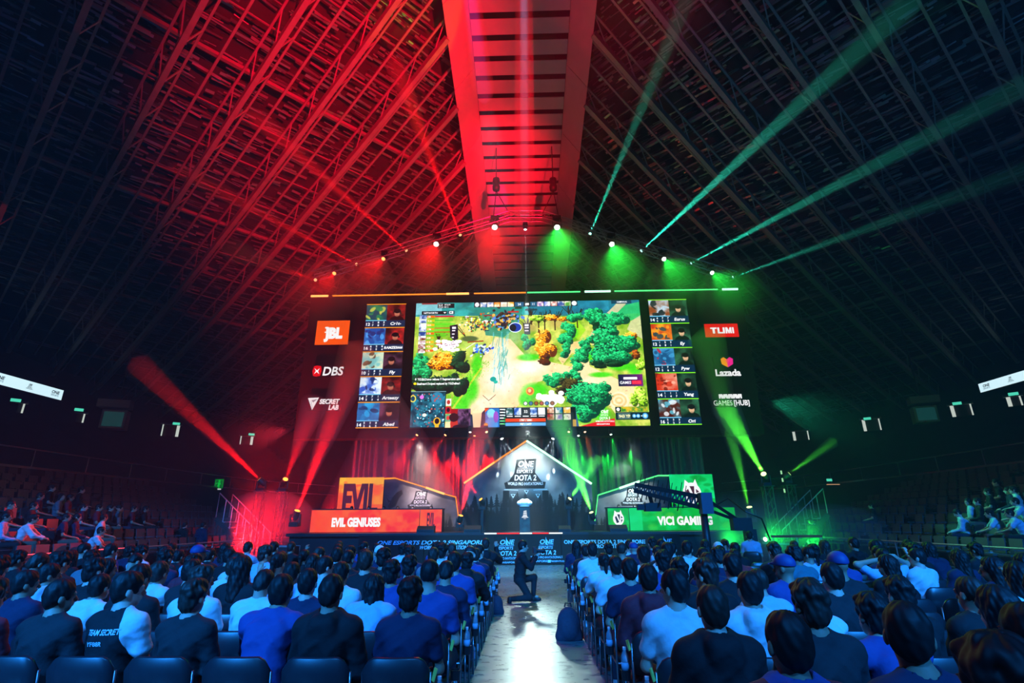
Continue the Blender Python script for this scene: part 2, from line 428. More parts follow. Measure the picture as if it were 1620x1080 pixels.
        sub = s.a[y0:y1, x0:x1]; sub[:] = sub * (1 - al) + al * (c0 + (c1 - c0) * f[..., None]); return s
    def leaves(s, cx, cy, rx, ry, dark, mid, light, n, rg, sz=5):
        """a tree crown seen from above: clumps of leaves, each lighter to its upper left, with dark gaps and a ragged outline"""
        m = max(4, int(rx * ry / 260)); cl = []
        for i in range(m):
            a = rg.uniform(0, 6.283); q = math.sqrt(rg.rand()) * .74; cl.append((cx + rx * q * math.cos(a), cy + ry * q * math.sin(a), rg.uniform(.34, .50)))
        cl.sort(key=lambda c: c[1])
        for (x, y, r) in cl: s.ell(x + 3, y + 5, rx * r * .95, ry * r * .95, dark, .95)
        per = int(n / m * 1.5) + 6
        for (x0, y0, r) in cl:
            for i in range(per):
                a = rg.uniform(0, 6.283); q = math.sqrt(rg.rand()) * (1 + .16 * math.sin(5 * a + x0)); x = x0 + rx * r * q * math.cos(a); y = y0 + ry * r * q * math.sin(a)
                t = .48 - .42 * (x - x0) / (rx * r) - .5 * (y - y0) / (ry * r) + rg.uniform(-.3, .3) - .15 * (y0 - cy) / ry
                c = dark if t < .24 else mid if t < .78 else light
                s.ell(x, y, sz * rg.uniform(.5, 1.15), sz * rg.uniform(.3, .6), c, 1, 0, rg.uniform(-.8, .8))
        return s
    def image(s, name):
        im = bpy.data.images.new(name, s.w, s.h, alpha=False)
        out = np.ones((s.h, s.w, 4), np.float32); out[..., :3] = np.clip(s.a[::-1], 0, 1)
        im.pixels.foreach_set(out.ravel()); im.update(); im.pack(); return im
def fit(c, f):   # helper to place by fraction
    return c
PW = (1, 1, 1)
def one_logo(c, cx, y, k, fg, bg=None, full=True, sub=True, mono=False):
    """the stacked event emblem: ONE / ESPORTS / DOTA 2 / WORLD PRO INVITATIONALS, cx centre, y top, k = overall height"""
    u = k / 100.
    if bg is not None:
        c.poly([(cx - 24 * u, y + 9 * u), (cx - 2 * u, y + 8 * u), (cx + 0 * u, y), (cx + 2 * u, y + 8 * u), (cx + 33 * u, y + 7 * u), (cx + 28 * u, y + 47 * u), (cx + 46 * u, y + 72 * u), (cx + 58 * u, y + 74 * u),
                (cx + 54 * u, y + 92 * u), (cx - 56 * u, y + 92 * u), (cx - 60 * u, y + 76 * u), (cx - 46 * u, y + 70 * u), (cx - 31 * u, y + 47 * u)], bg)
    c.text('ONE', cx + 1 * u, y + 30 * u, 17 * u, fg, shear=.18, bold=.03, align='c', maxw=44 * u)
    c.poly([(cx - 2 * u, y + 30 * u), (cx + 0 * u, y + 3 * u), (cx + 3 * u, y + 22 * u), (cx + 6 * u, y + 36 * u)], fg)
    c.line((cx - 22 * u, y + 34 * u), (cx + 24 * u, y + 34 * u), 1.2 * u, fg)
    c.text('ESPORTS', cx - 2 * u, y + 48 * u, 10.5 * u, fg, shear=.14, bold=.02, align='c', maxw=45 * u)
    c.text('DOTA 2', cx, y + 69 * u, 16 * u, fg, shear=.1, bold=.03, align='c', maxw=62 * u)
    if full: c.text('WORLD PRO INVITATIONALS', cx, y + 83 * u, 8.5 * u, fg, bold=.02, align='c', maxw=100 * u, arc=-1.5 * u)
    return c

# ---------------------------------------------------------------- the game picture of the big screen
def main_screen():
    W_, H_ = 1110, 606; c = Cv(W_, H_); rg = np.random.RandomState(3)
    c.clouds(0, 0, W_, H_, [(.42, .66, .08), (.84, .86, .36)], 40, rg)
    c.clouds(0, 0, W_, 70, [(.02, .42, .44), (.10, .66, .66)], 60, rg)
    c.poly([(560, 0), (1110, 0), (1110, 60), (960, 90), (560, 68)], (.02, .36, .52), .8); c.clouds(760, 0, 200, 50, [(.02, .34, .50), (.08, .55, .70)], 50, rg, al=.7)
    c.poly([(0, 0), (130, 0), (130, 60), (0, 60)], (.50, .78, .85), .85)
    for x, y, rx, ry, k in [(120, 130, 110, 60, (.35, .80, .10)), (250, 130, 60, 50, (.90, .84, .46)), (330, 170, 90, 60, (.92, .86, .50)), (290, 220, 70, 40, (.72, .85, .35)), (470, 180, 90, 70, (.55, .74, .45)), (560, 130, 60, 40, (.7, .6, .3)), (700, 110, 60, 40, (.75, .65, .3))]: c.ell(x, y, rx, ry, k, .85, .6)
    c.poly([(230, 25), (540, 25), (500, 130), (440, 180), (350, 170), (330, 70)], (.04, .50, .46), .8)
    # pale road
    c.poly([(353, 240), (400, 180), (470, 190), (540, 270), (640, 300), (760, 330), (800, 290), (845, 290), (850, 330), (930, 370), (1080, 440), (1105, 520), (960, 560), (900, 470), (760, 360), (600, 400), (540, 470), (420, 606), (160, 606), (203, 506), (300, 380)], (.98, .86, .64))
    c.ell(430, 380, 110, 110, (1, .95, .90), .95, .6); c.ell(560, 330, 110, 50, (1, .95, .90), .9, .6); c.ell(360, 500, 90, 60, (1, .93, .84), .8, .7); c.ell(860, 400, 80, 40, (1, .92, .78), .8, .6); c.ell(430, 270, 70, 80, (1, .94, .84), .8, .7)
    c.ell(975, 491, 58, 52, (1, .9, .68), .9, .3)
    for k in range(5): c.ell(975, 491, 46 - k * 9, 40 - k * 8, (.93, .72, .42) if k % 2 else (1, .94, .8), .7)
    c.poly([(1000, 60), (1040, 25), (1110, 10), (1110, 90), (960, 140)], (.12, .74, .40), .9); c.poly([(850, 190), (890, 120), (1000, 15), (1050, 15), (930, 130), (870, 230)], (.86, .80, .62), .9)
    c.poly([(700, 290), (770, 210), (830, 200), (860, 260), (820, 320), (770, 260), (720, 320)], (.98, .82, .56), .9)
    c.poly([(740, 130), (800, 100), (840, 150), (800, 200)], (.62, .86, .12)); c.poly([(1060, 110), (1110, 80), (1110, 200), (1040, 150)], (.85, .82, .66), .8)
    for x, y, rx, ry in [(280, 430, 50, 80), (310, 320, 30, 70), (240, 500, 50, 50), (560, 282, 70, 22), (590, 440, 80, 45), (1000, 330, 80, 28), (900, 370, 70, 16), (800, 560, 70, 40), (890, 550, 50, 40), (770, 160, 40, 40), (850, 270, 30, 40), (540, 480, 40, 40), (1060, 350, 40, 30)]: c.ell(x, y, rx, ry, (.20, .84, .04), .95, .5)
    for i in range(700):
        y = rg.uniform(300, 560); x = 353 - (y - 282) * .67 + rg.normal(0, 26) - 10; c.line((x, y), (x + rg.uniform(-4, 4), y - rg.uniform(4, 10)), 2, (rg.uniform(.05, .5), rg.uniform(.65, .95), .03), .8)
    c.line((330, 330), (200, 520), 9, (1, .85, .2), .6)
    keep = c.a.copy(); c.clouds(0, 0, W_, H_, [(.35, .30, .10), (1, 1, .9)], 22, rg, al=.06); c.clouds(0, 0, W_, H_, [(.2, .3, .1), (1, 1, .85)], 7, rg, al=.04)
    for i in range(900):
        x, y = rg.uniform(0, W_), rg.uniform(60, H_); k = c.a[int(y) - 1, int(x)]; f = rg.uniform(.72, 1.2); c.ell(x, y, rg.uniform(2, 7), rg.uniform(1, 3), np.clip(k * f, 0, 1), .8, 0, rg.uniform(-.6, .6))
    for i in range(70):
        x = rg.normal(425, 22); y = rg.uniform(150, 380); c.line((x, y), (x + rg.uniform(-14, 4), y + rg.uniform(20, 70)), rg.uniform(2, 5), (.08, .60, .58) if rg.rand() < .65 else (.5, .85, .95), .5)
    c.ell(388, 385, 15, 12, (.05, .62, .58)); c.ell(400, 398, 10, 8, (.1, .7, .62)); c.line((340, 460), (368, 485), 3, (.5, .4, .3)); c.line((368, 485), (400, 458), 3, (.5, .4, .3))
    G = ((.01, .22, .16), (.03, .56, .30), (.16, .84, .50)); O = ((.38, .12, .02), (.96, .60, .04), (1, .86, .32)); D = ((.01, .07, .06), (.03, .17, .11), (.06, .30, .17)); B = ((.07, .05, .03), (.17, .13, .06), (.34, .30, .12)); Y = ((.2, .35, .02), (.6, .82, .15), (.9, 1, .45))
    for (x, y, h) in [(556, 110, 90), (575, 60, 60), (640, 90, 80), (690, 90, 80), (610, 95, 70), (760, 45, 60), (800, 80, 70), (120, 175, 30)]:
        for j in range(9):
            a = rg.uniform(-1, 1); c.line((x, y + 20), (x + h * .55 * a, y - h * .6 * rg.uniform(.3, 1)), rg.uniform(1.5, 4), (.13, .07, .04))
        c.line((x, y + 60), (x, y - h * .3), 6, (.20, .08, .05))
    for (x, y, rx, ry, k, n) in [(43, 290, 46, 46, G, 200), (43, 345, 52, 56, G, 240), (30, 400, 50, 40, D, 120), (120, 405, 130, 44, D, 300), (141, 300, 64, 58, O, 330), (243, 310, 52, 62, D, 240), (215, 400, 50, 60, D, 200), (700, 85, 60, 22, O, 120), (600, 90, 50, 18, Y, 80),
                                 (556, 200, 34, 42, G, 160), (637, 218, 54, 70, O, 380), (640, 290, 40, 26, ((.15, .05, .03), (.3, .08, .03), (.4, .15, .05)), 90), (786, 80, 38, 36, G, 180), (760, 140, 46, 42, G, 200), (745, 200, 42, 40, G, 180), (726, 245, 40, 36, G, 160),
                                 (895, 84, 62, 46, G, 240), (986, 102, 60, 46, G, 240), (950, 136, 62, 46, G, 240), (900, 130, 40, 30, D, 60), (913, 188, 62, 50, G, 260), (1033, 188, 48, 32, O, 150), (1059, 270, 38, 30, ((.2, .06, .02), (.5, .2, .05), (.8, .4, .1)), 110), (1004, 222, 84, 50, G, 330), (950, 278, 102, 52, G, 400), (931, 318, 90, 22, D, 110), (815, 241, 42, 46, G, 190), (804, 286, 46, 36, G, 170),
                                 (786, 345, 36, 40, G, 150), (757, 379, 46, 28, G, 150), (673, 398, 50, 44, G, 220), (749, 424, 62, 46, B, 260), (804, 536, 78, 46, G, 280), (840, 466, 96, 62, G, 460), (895, 442, 58, 46, G, 220), (1070, 480, 42, 60, Y, 200), (1090, 330, 24, 40, Y, 80)]:
        c.leaves(x, y, rx, ry, *k, int(n * 1.2), rg, 6)
    for i in range(46): c.ell(rg.normal(167, 24), rg.normal(215, 15), 13, 8, (1, .95, .98), 1)
    for i in range(22): c.ell(rg.normal(165, 24), rg.normal(215, 16), 4, 2, (.4, .2, .3), .8)
    for i in range(40): c.ell(rg.normal(658, 32), rg.normal(476, 14), 14, 11, (1, .97, .94), 1)
    c.line((205, 125), (255, 180), 4, (.12, .1, .08)); c.line((215, 120), (250, 170), 3, (.12, .1, .08)); c.ell(272, 186, 48, 16, (.3, .38, .2), 1, .3); c.line((262, 203), (340, 198), 6, (.6, .2, .05)); c.line((255, 235), (300, 205), 4, (.9, .9, .85))
    for i in range(170):
        x, y = rg.normal(320, 36), rg.normal(105, 18); c.ell(x, y, rg.uniform(3, 8), rg.uniform(2, 6), [(.9, .9, .3), (.5, .25, .1), (.3, .6, .2), (1, .95, 1), (.8, .35, .1), (.1, .25, .3)][rg.randint(6)], 1, 0, rg.uniform(0, 3))
    for i in range(110):
        x, y = rg.normal(435, 36), rg.normal(92, 24); c.ell(x, y, rg.uniform(4, 13), rg.uniform(3, 9), [(.15, .08, .06), (.3, .5, .85), (.9, .7, .3), (.12, .1, .16), (.3, .16, .1), (.1, .1, .2)][rg.randint(6)], 1, 0, rg.uniform(0, 3))
    for i in range(50):
        x, y = rg.normal(331, 22), rg.normal(237, 14); c.ell(x, y, rg.uniform(4, 11), rg.uniform(3, 6), [(.15, .35, .85), (.3, .6, .95), (.1, .2, .4), (.85, .9, 1)][rg.randint(4)], 1, 0, rg.uniform(0, 3))
    c.ell(495, 132, 33, 26, (.9, .95, 1)); c.ell(495, 132, 29, 22, (.05, .20, .62)); c.ell(484, 134, 16, 18, (.02, .03, .10))
    c.rect(338, 66, 42, 6, (.6, .15, .1)); c.rect(458, 48, 55, 8, (.75, .14, .14)); c.rect(235, 75, 70, 3, (.1, .12, .1))
    c.ell(562, 443, 20, 20, (.9, .6, .12)); c.ell(562, 443, 14, 14, (.8, .3, .08)); c.ell(560, 441, 8, 9, (.95, .8, .5))
    # --- overlay panels
    PN = (.02, .07, .10)
    c.rect(108, 3, 84, 24, PN); c.text('Spiel   07:019', 112, 14, 8, PW); c.text('XP:20  80/15', 112, 25, 7, PW); c.rect(28, 0, 78, 7, (.55, .2, .22))
    c.rect(30, 42, 126, 18, PN); c.text('NETWORTH', 40, 56, 9, PW, bold=.03); c.poly([(138, 48), (152, 48), (145, 56)], PW); c.rect(160, 41, 34, 19, (.06, .25, .32)); c.rect(167, 44, 20, 13, PW); c.rect(171, 47, 9, 6, (.06, .25, .32))
    for i in range(9):
        y = 62 + i * 21.5
        c.clouds(20, y, 36, 20, [(.1, .25, .55) if i < 5 else (.45, .12, .1), (.95, .97, 1)], 13, rg)
        c.rect(58, y + 3, 38, 11, [(.95, .40, .06), (.75, .75, .1), (.95, .7, .1), (.85, .65, .05)][i % 4]); c.text(['10k', '9.1k', '8.4k', '7.9k', '7.2k', '6.8k', '5.1k', '4.7k', '3.9k'][i], 62, y + 13, 8, PW)
    for (y, L, k) in [(66, 90, (.75, .15, .35)), (70, 96, (.75, .1, .12)), (88, 90, (.1, .75, .1)), (108, 100, (.25, .85, .1)), (128, 84, (.8, .2, .12)), (148, 88, (.8, .1, .08)), (166, 60, (.3, .75, .1)), (205, 40, (.8, .35, .05))]: c.rect(98, y, L, 4, k)
    c.poly([(172, 118), (212, 112), (216, 185), (196, 195), (176, 176)], (.03, .06, .14))
    for k in range(4): c.rect(184, 124 + k * 17, 19 - k * 3, 11 if k == 0 else 6, (.95, .9, .95))
    c.poly([(533, 112), (568, 112), (568, 168), (540, 168)], (.03, .04, .08))
    for k in range(3): c.rect(541, 117 + k * 15, 20, 10 if k == 0 else 5, (.95, .85, .9))
    c.rect(290, 0, 515, 26, PN, .9); c.ell(305, 12, 11, 12, (.95, .9, .95))
    for i in range(5):
        for x0, kk in ((322, 0), (605, 5)): c.clouds(x0 + i * 34, 1, 31, 24, [[(.2, .4, .7), (.15, .3, .7), (.9, .5, .1), (.9, .8, .7), (.9, .6, .05), (.4, .2, .6), (.3, .4, .8), (.7, .4, .4), (.2, .3, .6), (.3, .6, .2)][i + kk], (1, .95, .9)], 13, rg)
    c.rect(494, 2, 44, 22, (.12, .35, .5)); c.rect(572, 2, 30, 22, (.12, .35, .5)); c.text('24', 516, 19, 12, PW, align='c'); c.text('11', 586, 19, 12, PW, align='c'); c.rect(540, 0, 30, 26, PN); c.rect(546, 8, 18, 10, PW); c.ell(789, 12, 13, 12, (.93, .95, 1)); c.rect(494, 27, 34, 10, (.05, .25, .1)); c.rect(545, 38, 60, 9, (.05, .2, .25))
    c.rect(972, 0, 100, 18, (.03, .18, .32)); c.text('SAMPHRAL', 1000, 13, 8, PW, maxw=52, bold=.03)
    c.text('YG.Eki.Domo refuses Y Regeneration aim', 26, 386, 10, PW, bold=.04, maxw=204); c.ell(18, 381, 3, 6, PW); c.text('Beafman4 Dotpad replaced by YG:Deliter!', 26, 407, 10, PW, bold=.04, maxw=204); c.ell(16, 402, 8, 6, (1, .85, .1))
    # overview map
    c.rect(0, 440, 166, 166, (.02, .12, .16)); c.rect(0, 438, 166, 4, (.4, .55, .6)); c.clouds(4, 446, 158, 156, [(.02, .20, .28), (.10, .50, .60)], 16, rg)
    for i in range(150):
        x, y = rg.uniform(8, 160), rg.uniform(450, 600); k = [(.5, .85, .9), (.9, .95, 1), (.1, .35, .5), (.2, .6, .7), (.85, .3, .2), (.04, .1, .15)][rg.randint(6)]; c.ell(x, y, rg.uniform(2, 6), rg.uniform(1.5, 4), k, 1, 0, rg.uniform(0, 3))
    c.ell(125, 470, 30, 28, (.15, .5, .65), .9); 
    for i in range(6): c.ell(rg.uniform(105, 145), rg.uniform(455, 490), 4, 4, (.8, .25, .2))
    c.ell(10, 472, 15, 17, (.95, .85, .3)); c.ell(10, 472, 10, 12, (.05, .25, .35)); c.ell(52, 465, 10, 10, (.85, .45, .85)); c.ell(68, 548, 10, 8, (.95, .93, .85))
    c.ell(128, 578, 17, 19, (.98, .72, .1)); c.ell(128, 576, 11, 13, (.1, .05, .02)); c.rect(119, 590, 18, 14, (1, .7, .1))
    for k in range(3): c.rect(166, 474 + k * 36, 26, 33, [(.9, .88, .85), (.75, .1, .15), (.4, .65, .5)][k]); c.ell(179, 490 + k * 36, 8, 10, [(.7, .2, .15), (.2, .0, .05), (.85, .25, .2)][k])
    # small camera picture of a seated player
    c.clouds(192, 521, 92, 85, [(.10, .03, .10), (.45, .28, .45)], 13, rg); c.poly([(192, 521), (225, 521), (215, 606), (192, 606)], (.62, .06, .03)); c.ell(208, 588, 18, 26, (.74, .18, .10)); c.ell(206, 560, 22, 20, (.20, .02, .02)); c.ell(240, 606, 40, 14, (.15, .03, .05))
    c.poly([(284, 545), (292, 550), (298, 606), (284, 606)], (.1, .16, .28)); c.poly([(292, 530), (336, 530), (330, 606), (298, 606)], (1, .88, .68)); c.poly([(336, 540), (352, 525), (352, 606), (330, 606)], (.12, .14, .25))
    c.rect(350, 518, 422, 88, PN); c.rect(352, 520, 66, 86, (.12, .42, .75)); c.ell(380, 545, 20, 22, (.5, .82, .95)); c.ell(382, 596, 30, 34, (.3, .6, .9)); c.ell(402, 560, 12, 26, (.6, .3, .75)); c.ell(356, 596, 10, 10, (.95, .6, .1)); c.poly([(350, 520), (372, 520), (350, 540)], (.9, .3, .1))
    for k in range(6): c.rect(420, 524 + k * 13, 20, 5, PW if k < 4 else (.5, .9, .6)); c.ell(446 - 4, 527 + k * 13, 4, 4, (.2, .7, .4) if k > 2 else (.8, .9, .9))
    for i in range(5): c.clouds(450 + i * 37, 520, 32, 32, [[(.05, .25, .25), (.1, .3, .7), (.04, .14, .2), (.1, .3, .65), (.9, .9, .9)][i], (.95, .97, 1)], 13, rg); c.rect(452 + i * 37, 556, 28, 4, PW)
    c.rect(524, 520, 32, 32, PN); c.text('33', 540, 543, 13, PW, align='c')
    c.rect(446, 568, 186, 15, (.88, .24, .06)); c.text('1707 / 2001', 540, 580, 9, PW, align='c', bold=.04); c.rect(446, 587, 186, 14, (.38, .66, .92)); c.text('787 / 1477', 540, 598, 9, PW, align='c', bold=.04)
    for j in range(2):
        for i in range(3): c.clouds(640 + i * 38, 520 + j * 30, 32, 26, [[(.6, .25, .05), (.1, .45, .6), (.9, .6, .05), (.6, .1, .1), (.5, .3, .7), (.1, .1, .12)][i + 3 * j], (.95, .9, .85)], 13, rg)
    for i, k in enumerate([(.9, .9, .9), (.2, .4, .6), (.6, .3, .1), (.7, .35, .3), (.3, .5, .7), (.6, .4, .3)]): c.ell(540 + i * 25, 500, 11, 10, (.05, .08, .05)); c.ell(540 + i * 25, 500, 8, 8, k)
    c.rect(756, 575, 22, 31, (.75, .6, .25)); c.poly([(772, 530), (784, 606), (772, 606)], (.2, .35, .55))
    # event badge, shop panel, partner badge
    c.poly([(790, 606), (860, 588), (950, 572), (950, 606)], (.84, .06, .08)); one_logo(c, 904, 524, 76, PW, None, False); c.text('WORLD PRO INVITATIONALS', 904, 588, 7, PW, align='c', maxw=86, bold=.04); c.text('SINGAPORE', 895, 600, 6, PW, align='c', maxw=60, bold=.04)
    c.rect(955, 520, 150, 24, (.45, .68, .15)); c.clouds(985, 521, 118, 22, [(.85, .7, .15), (.15, .5, .15)], 13, rg); c.rect(955, 521, 26, 22, PN); c.ell(968, 532, 8, 8, PW)
    c.rect(955, 545, 155, 34, (.02, .13, .18)); c.rect(965, 549, 58, 26, (.30, .42, .42)); c.text('943 YP', 970, 569, 13, (1, .95, .7), bold=.03)
    for x, r in ((1040, 9), (1058, 9), (1090, 13)): c.ell(x, 562, r, r, (.3, .65, .9)); c.ell(x, 562, r * .6, r * .6, (.75, .9, 1))
    c.ell(1074, 562, 3, 3, PW)
    for k in range(12): c.rect(979 + k * 9.6, 370, 9.7, 56, (.05 + .035 * k, .06, .22 + .02 * k))
    c.rect(1004, 383, 64, 11, PW); c.text('GAMES', 986, 415, 14, PW, bold=.02, maxw=52); c.rect(1042, 399, 44, 18, (.86, .03, .20)); c.text('HUB', 1046, 414, 12, (.95, .25, .4), maxw=36)
    return c

# ---------------------------------------------------------------- player cards beside the picture
def card(seed, tone, art, name, nums, bar):
    c = Cv(216, 156, (.01, .02, .04)); rg = np.random.RandomState(seed)
    a0, a1, a2 = art
    c.rect(0, 0, 216, 5, bar)
    c.clouds(2, 6, 112, 106, [a0, a1], 45, rg)
    for i in range(16): c.ell(rg.uniform(10, 106), rg.uniform(16, 108), rg.uniform(6, 26), rg.uniform(5, 18), [a0, a1, a2][rg.randint(3)], .85, .2, rg.uniform(0, 3))
    c.clouds(114, 6, 100, 106, [tuple(k * .15 for k in tone), tuple(k * .75 for k in tone)], 45, rg)
    hx = rg.uniform(155, 175); sk = (.72, .42, .32) if tone[0] > tone[1] else (.85, .68, .52)
    c.ell(hx, 120, 42, 38, tuple(k * .12 for k in tone)); c.ell(hx, 66, 16, 22, sk, 1, .15); c.ell(hx, 50, 19, 15, (.06, .03, .03)); c.ell(hx, 84, 12, 7, tuple(k * .7 for k in sk), .7, .5)
    c.line((hx - 20, 62), (hx - 17, 44), 4, (.1, .1, .1)); c.ell(hx + 19, 64, 5, 8, (.12, .1, .1)); c.line((hx - 9, 63), (hx - 3, 63), 2, (.15, .06, .05)); c.line((hx + 4, 63), (hx + 10, 63), 2, (.15, .06, .05))
    c.rect(0, 112, 216, 44, (.02, .14, .27)); c.rect(2, 110, 112, 5, (.45, .80, .95))
    c.text(nums, 6, 146, 19, PW, bold=.03)
    for x in (42, 72, 102): c.text(str(rg.randint(1, 9)), x, 131, 12, PW, align='c', bold=.03); c.text(str(rg.randint(1, 9)), x, 150, 12, PW, align='c', bold=.03)
    c.text(name, 165, 143, 19, PW, shear=.15, bold=.035, align='c') if len(name) < 8 else c.text(name, 162, 142, 16, PW, shear=.1, bold=.04, align='c', maxw=98)
    return c
RT = (.95, .16, .14); RT2 = (.55, .30, .45); GT = (.25, .55, .38)
CARDL = [(1, RT, ((.03, .25, .32), (.10, .50, .30), (.80, .78, .30)), 'Cr1t-', '12'), (2, RT, ((.05, .28, .60), (.30, .62, .90), (.10, .14, .40)), 'RAMZES666', '16'), (3, RT2, ((.85, .88, .75), (.45, .75, .75), (.35, .25, .15)), 'Fly', '10'),
         (4, RT, ((.16, .34, .75), (.88, .93, .97), (.08, .16, .40)), 'Arteezy', '14'), (5, RT2, ((.06, .36, .62), (.16, .62, .85), (.05, .20, .40)), 'Abed', '14')]
CARDR = [(6, GT, ((.55, .25, .10), (.75, .85, .92), (.10, .12, .16)), 'Eurus', '14'), (7, GT, ((.75, .18, .06), (.95, .62, .12), (.15, .25, .30)), 'Ey', '12'), (8, GT, ((.08, .30, .50), (.25, .60, .80), (.75, .10, .20)), 'Pyw', '12'),
         (9, GT, ((.80, .15, .06), (.95, .70, .60), (.45, .05, .03)), 'Yang', '14'), (10, GT, ((.30, .08, .05), (.35, .70, .80), (.90, .93, .95)), 'Ori', '16')]
# ================================================================ STAGE
LABELS = []
def thing(name, loc, label, cat, group=None, rz=0): return empty(name, loc, rz, label, cat, group)
def sub(mb, name, m, root, smooth=False):
    """build world-space mesh as a child of a root placed at root.location"""
    o = mb.build(name, m, root, smooth); o.matrix_parent_inverse = Matrix.Identity(4)
    off = root.location; o.data.transform(root.matrix_basis.inverted() if False else Matrix.Translation(-off)); return o
def panel_thing(name, label, cat, P, image, st=1.0, thick=.12, emissive=True, body=None, group=None, polyuv=None):
    """P: corner points TL,TR,BR,BL (or polygon) in world space. A lit face on a solid housing."""
    P = [Vector(p) for p in P]
    lo = Vector((sum(p.x for p in P) / len(P), P[0].y, min(p.z for p in P)))
    root = thing(name, lo, label, cat, group)
    Q = [p - lo for p in P]
    uvquad('picture_face', Q, img_mat(name + '_print', image, st, emissive), root, polyuv=polyuv)
    mb = MB(); mb.prism([q + Vector((0, .012, 0)) for q in Q], (0, thick, 0)); mb.build('housing', body or M['black'], root)
    return root
def rectP(u0, v0, u1, v1, Y):
    """upright rectangle in the plane Y from two opposite picture corners (taken along the middle lines)"""
    um, vm = (u0 + u1) / 2, (v0 + v1) / 2
    x0, x1 = pY(u0, vm, Y).x, pY(u1, vm, Y).x; z0, z1 = pY(um, v1, Y).z, pY(um, v0, Y).z
    return [(x0, Y, z1), (x1, Y, z1), (x1, Y, z0), (x0, Y, z0)]
YL = 27.0
xl, xr = pY(653, 578, YL).x, pY(1020, 575, YL).x; zb, zt = pY(832, 675, YL).z, pY(832, 477, YL).z
MS = [(xl, YL, zt), (xr, YL, zt), (xr, YL, zb), (xl, YL, zb)]
panel_thing('video_screen', 'giant central video screen showing a forest game map above the stage', 'screen', MS, main_screen().image('game_picture'), 1.4, .25)
OR = (1, .62, .12); GL = (.55, 1, .15)
WORDS = ['top', 'second', 'third', 'fourth', 'lowest']
for side, cards, (ua, ub), bar in (('orange', CARDL, (571.5, 636.5), OR), ('green', CARDR, (1035, 1098.5), GL)):
    x0, x1 = pY(ua, 578, YL).x, pY(ub, 575, YL).x
    for i, (seed, tone, art, nm, nums) in enumerate(cards):
        z1 = zt - (zt - zb) * i / 5; z0 = zt - (zt - zb) * (i + 1) / 5 + .02
        cv = card(seed, tone, art, nm, nums, bar)
        if i == 4: cv.rect(0, 151, 216, 5, bar)
        panel_thing('player_card_screen', '%s player card screen in the column with %s lines' % (WORDS[i], side), 'screen', [(x0, YL, z1), (x1, YL, z1), (x1, YL, z0), (x0, YL, z0)], cv.image('card'), 1.25, .2, group='player card screens')
# black masking wall that carries the screens
mb = MB(); x0, x1 = pY(478, 578, 27.3).x, pY(1192, 576, 27.3).x
mb.box(((x0 + x1) / 2, 27.75, (zb - .45 + zt + .55) / 2), (x1 - x0, .8, zt - zb + 1.0))
bw = mb.build('screen_wall', M['blackcloth']); tag(bw, 'black cloth covered wall carrying the video screens', 'masking wall')
# ---- sponsor signs
def sgn(name, label, uv4, draw, w=260):
    u0, v0, u1, v1 = uv4; P = rectP(u0, v0, u1, v1, YL + .1); asp = (P[0][2] - P[2][2]) / (P[1][0] - P[0][0])
    c = Cv(w, int(w * asp)); draw(c, c.w, c.h); panel_thing(name, label, 'sign', P, c.image(name), 1.0, .12, group='sponsor signs beside the screens')
def d1(c, w, h):
    c.rect(0, 0, w, h, (1, .34, .02)); c.text('JBL', w * .53, h * .72, h * .42, PW, sx=.8, bold=.07, align='c', maxw=w * .56); c.rect(w * .26, h * .26, w * .10, h * .07, PW); c.rect(w * .30, h * .26, w * .04, h * .20, PW); c.rect(w * .26, h * .46, w * .10, h * .05, PW)
    c.ell(w * .985, h * .95, 3, 3, (1, .5, .2))
def d2(c, w, h):
    c.poly([(w * .02, h * .5), (w * .06, h * .1), (w * .16, h * .04), (w * .28, h * .1), (w * .31, h * .5), (w * .28, h * .9), (w * .16, h * .97), (w * .06, h * .9)], (.90, .05, .08))
    c.poly([(w * .08, h * .26), (w * .16, h * .44), (w * .25, h * .26), (w * .20, h * .5), (w * .25, h * .76), (w * .16, h * .58), (w * .08, h * .76), (w * .13, h * .5)], PW)
    c.text('DBS', w * .35, h * .86, h * .72, PW, shear=.12, bold=.025, maxw=w * .62)
def d3(c, w, h):
    c.poly([(0, h * .05), (w * .34, h * .02), (w * .17, h * .98)], PW); c.poly([(w * .12, h * .22), (w * .30, h * .14), (w * .17, h * .40)], (.55, .55, .6)); c.line((w * .10, h * .25), (w * .17, h * .8), 3, (.6, .6, .65))
    c.text('SECRET', w * .36, h * .50, h * .36, PW, shear=.15, bold=.05, maxw=w * .60); c.text('LAB', w * .66, h * .95, h * .36, PW, shear=.15, bold=.05, maxw=w * .30)
def d4(c, w, h):
    c.rect(0, 0, w, h, (.90, .02, .05))
    for q in ([(.17, .27), (.36, .27), (.36, .38), (.30, .38), (.30, .73), (.23, .73), (.23, .38), (.17, .38)], [(.38, .27), (.44, .27), (.44, .62), (.54, .62), (.54, .27), (.60, .27), (.60, .73), (.38, .73)],
              [(.62, .73), (.62, .27), (.68, .27), (.715, .5), (.75, .27), (.80, .27), (.80, .73), (.755, .73), (.755, .5), (.73, .73), (.70, .73), (.67, .5), (.67, .73)], [(.82, .27), (.87, .27), (.87, .73), (.82, .73)]):
        c.poly([(x * w, y * h) for x, y in q], PW)
def d5(c, w, h):
    c.poly([(w * .28, h * .14), (w * .40, h * .05), (w * .52, h * .16), (w * .52, h * .56), (w * .30, h * .40)], (1, .62, .10)); c.poly([(w * .76, h * .14), (w * .64, h * .05), (w * .52, h * .16), (w * .52, h * .56), (w * .74, h * .40)], (.95, .10, .55)); c.poly([(w * .40, h * .14), (w * .52, h * .24), (w * .64, h * .14), (w * .52, h * .34)], (1, .35, .35))
    c.text('Lazada', w * .5, h * .97, h * .32, PW, bold=.04, align='c', maxw=w * .98)
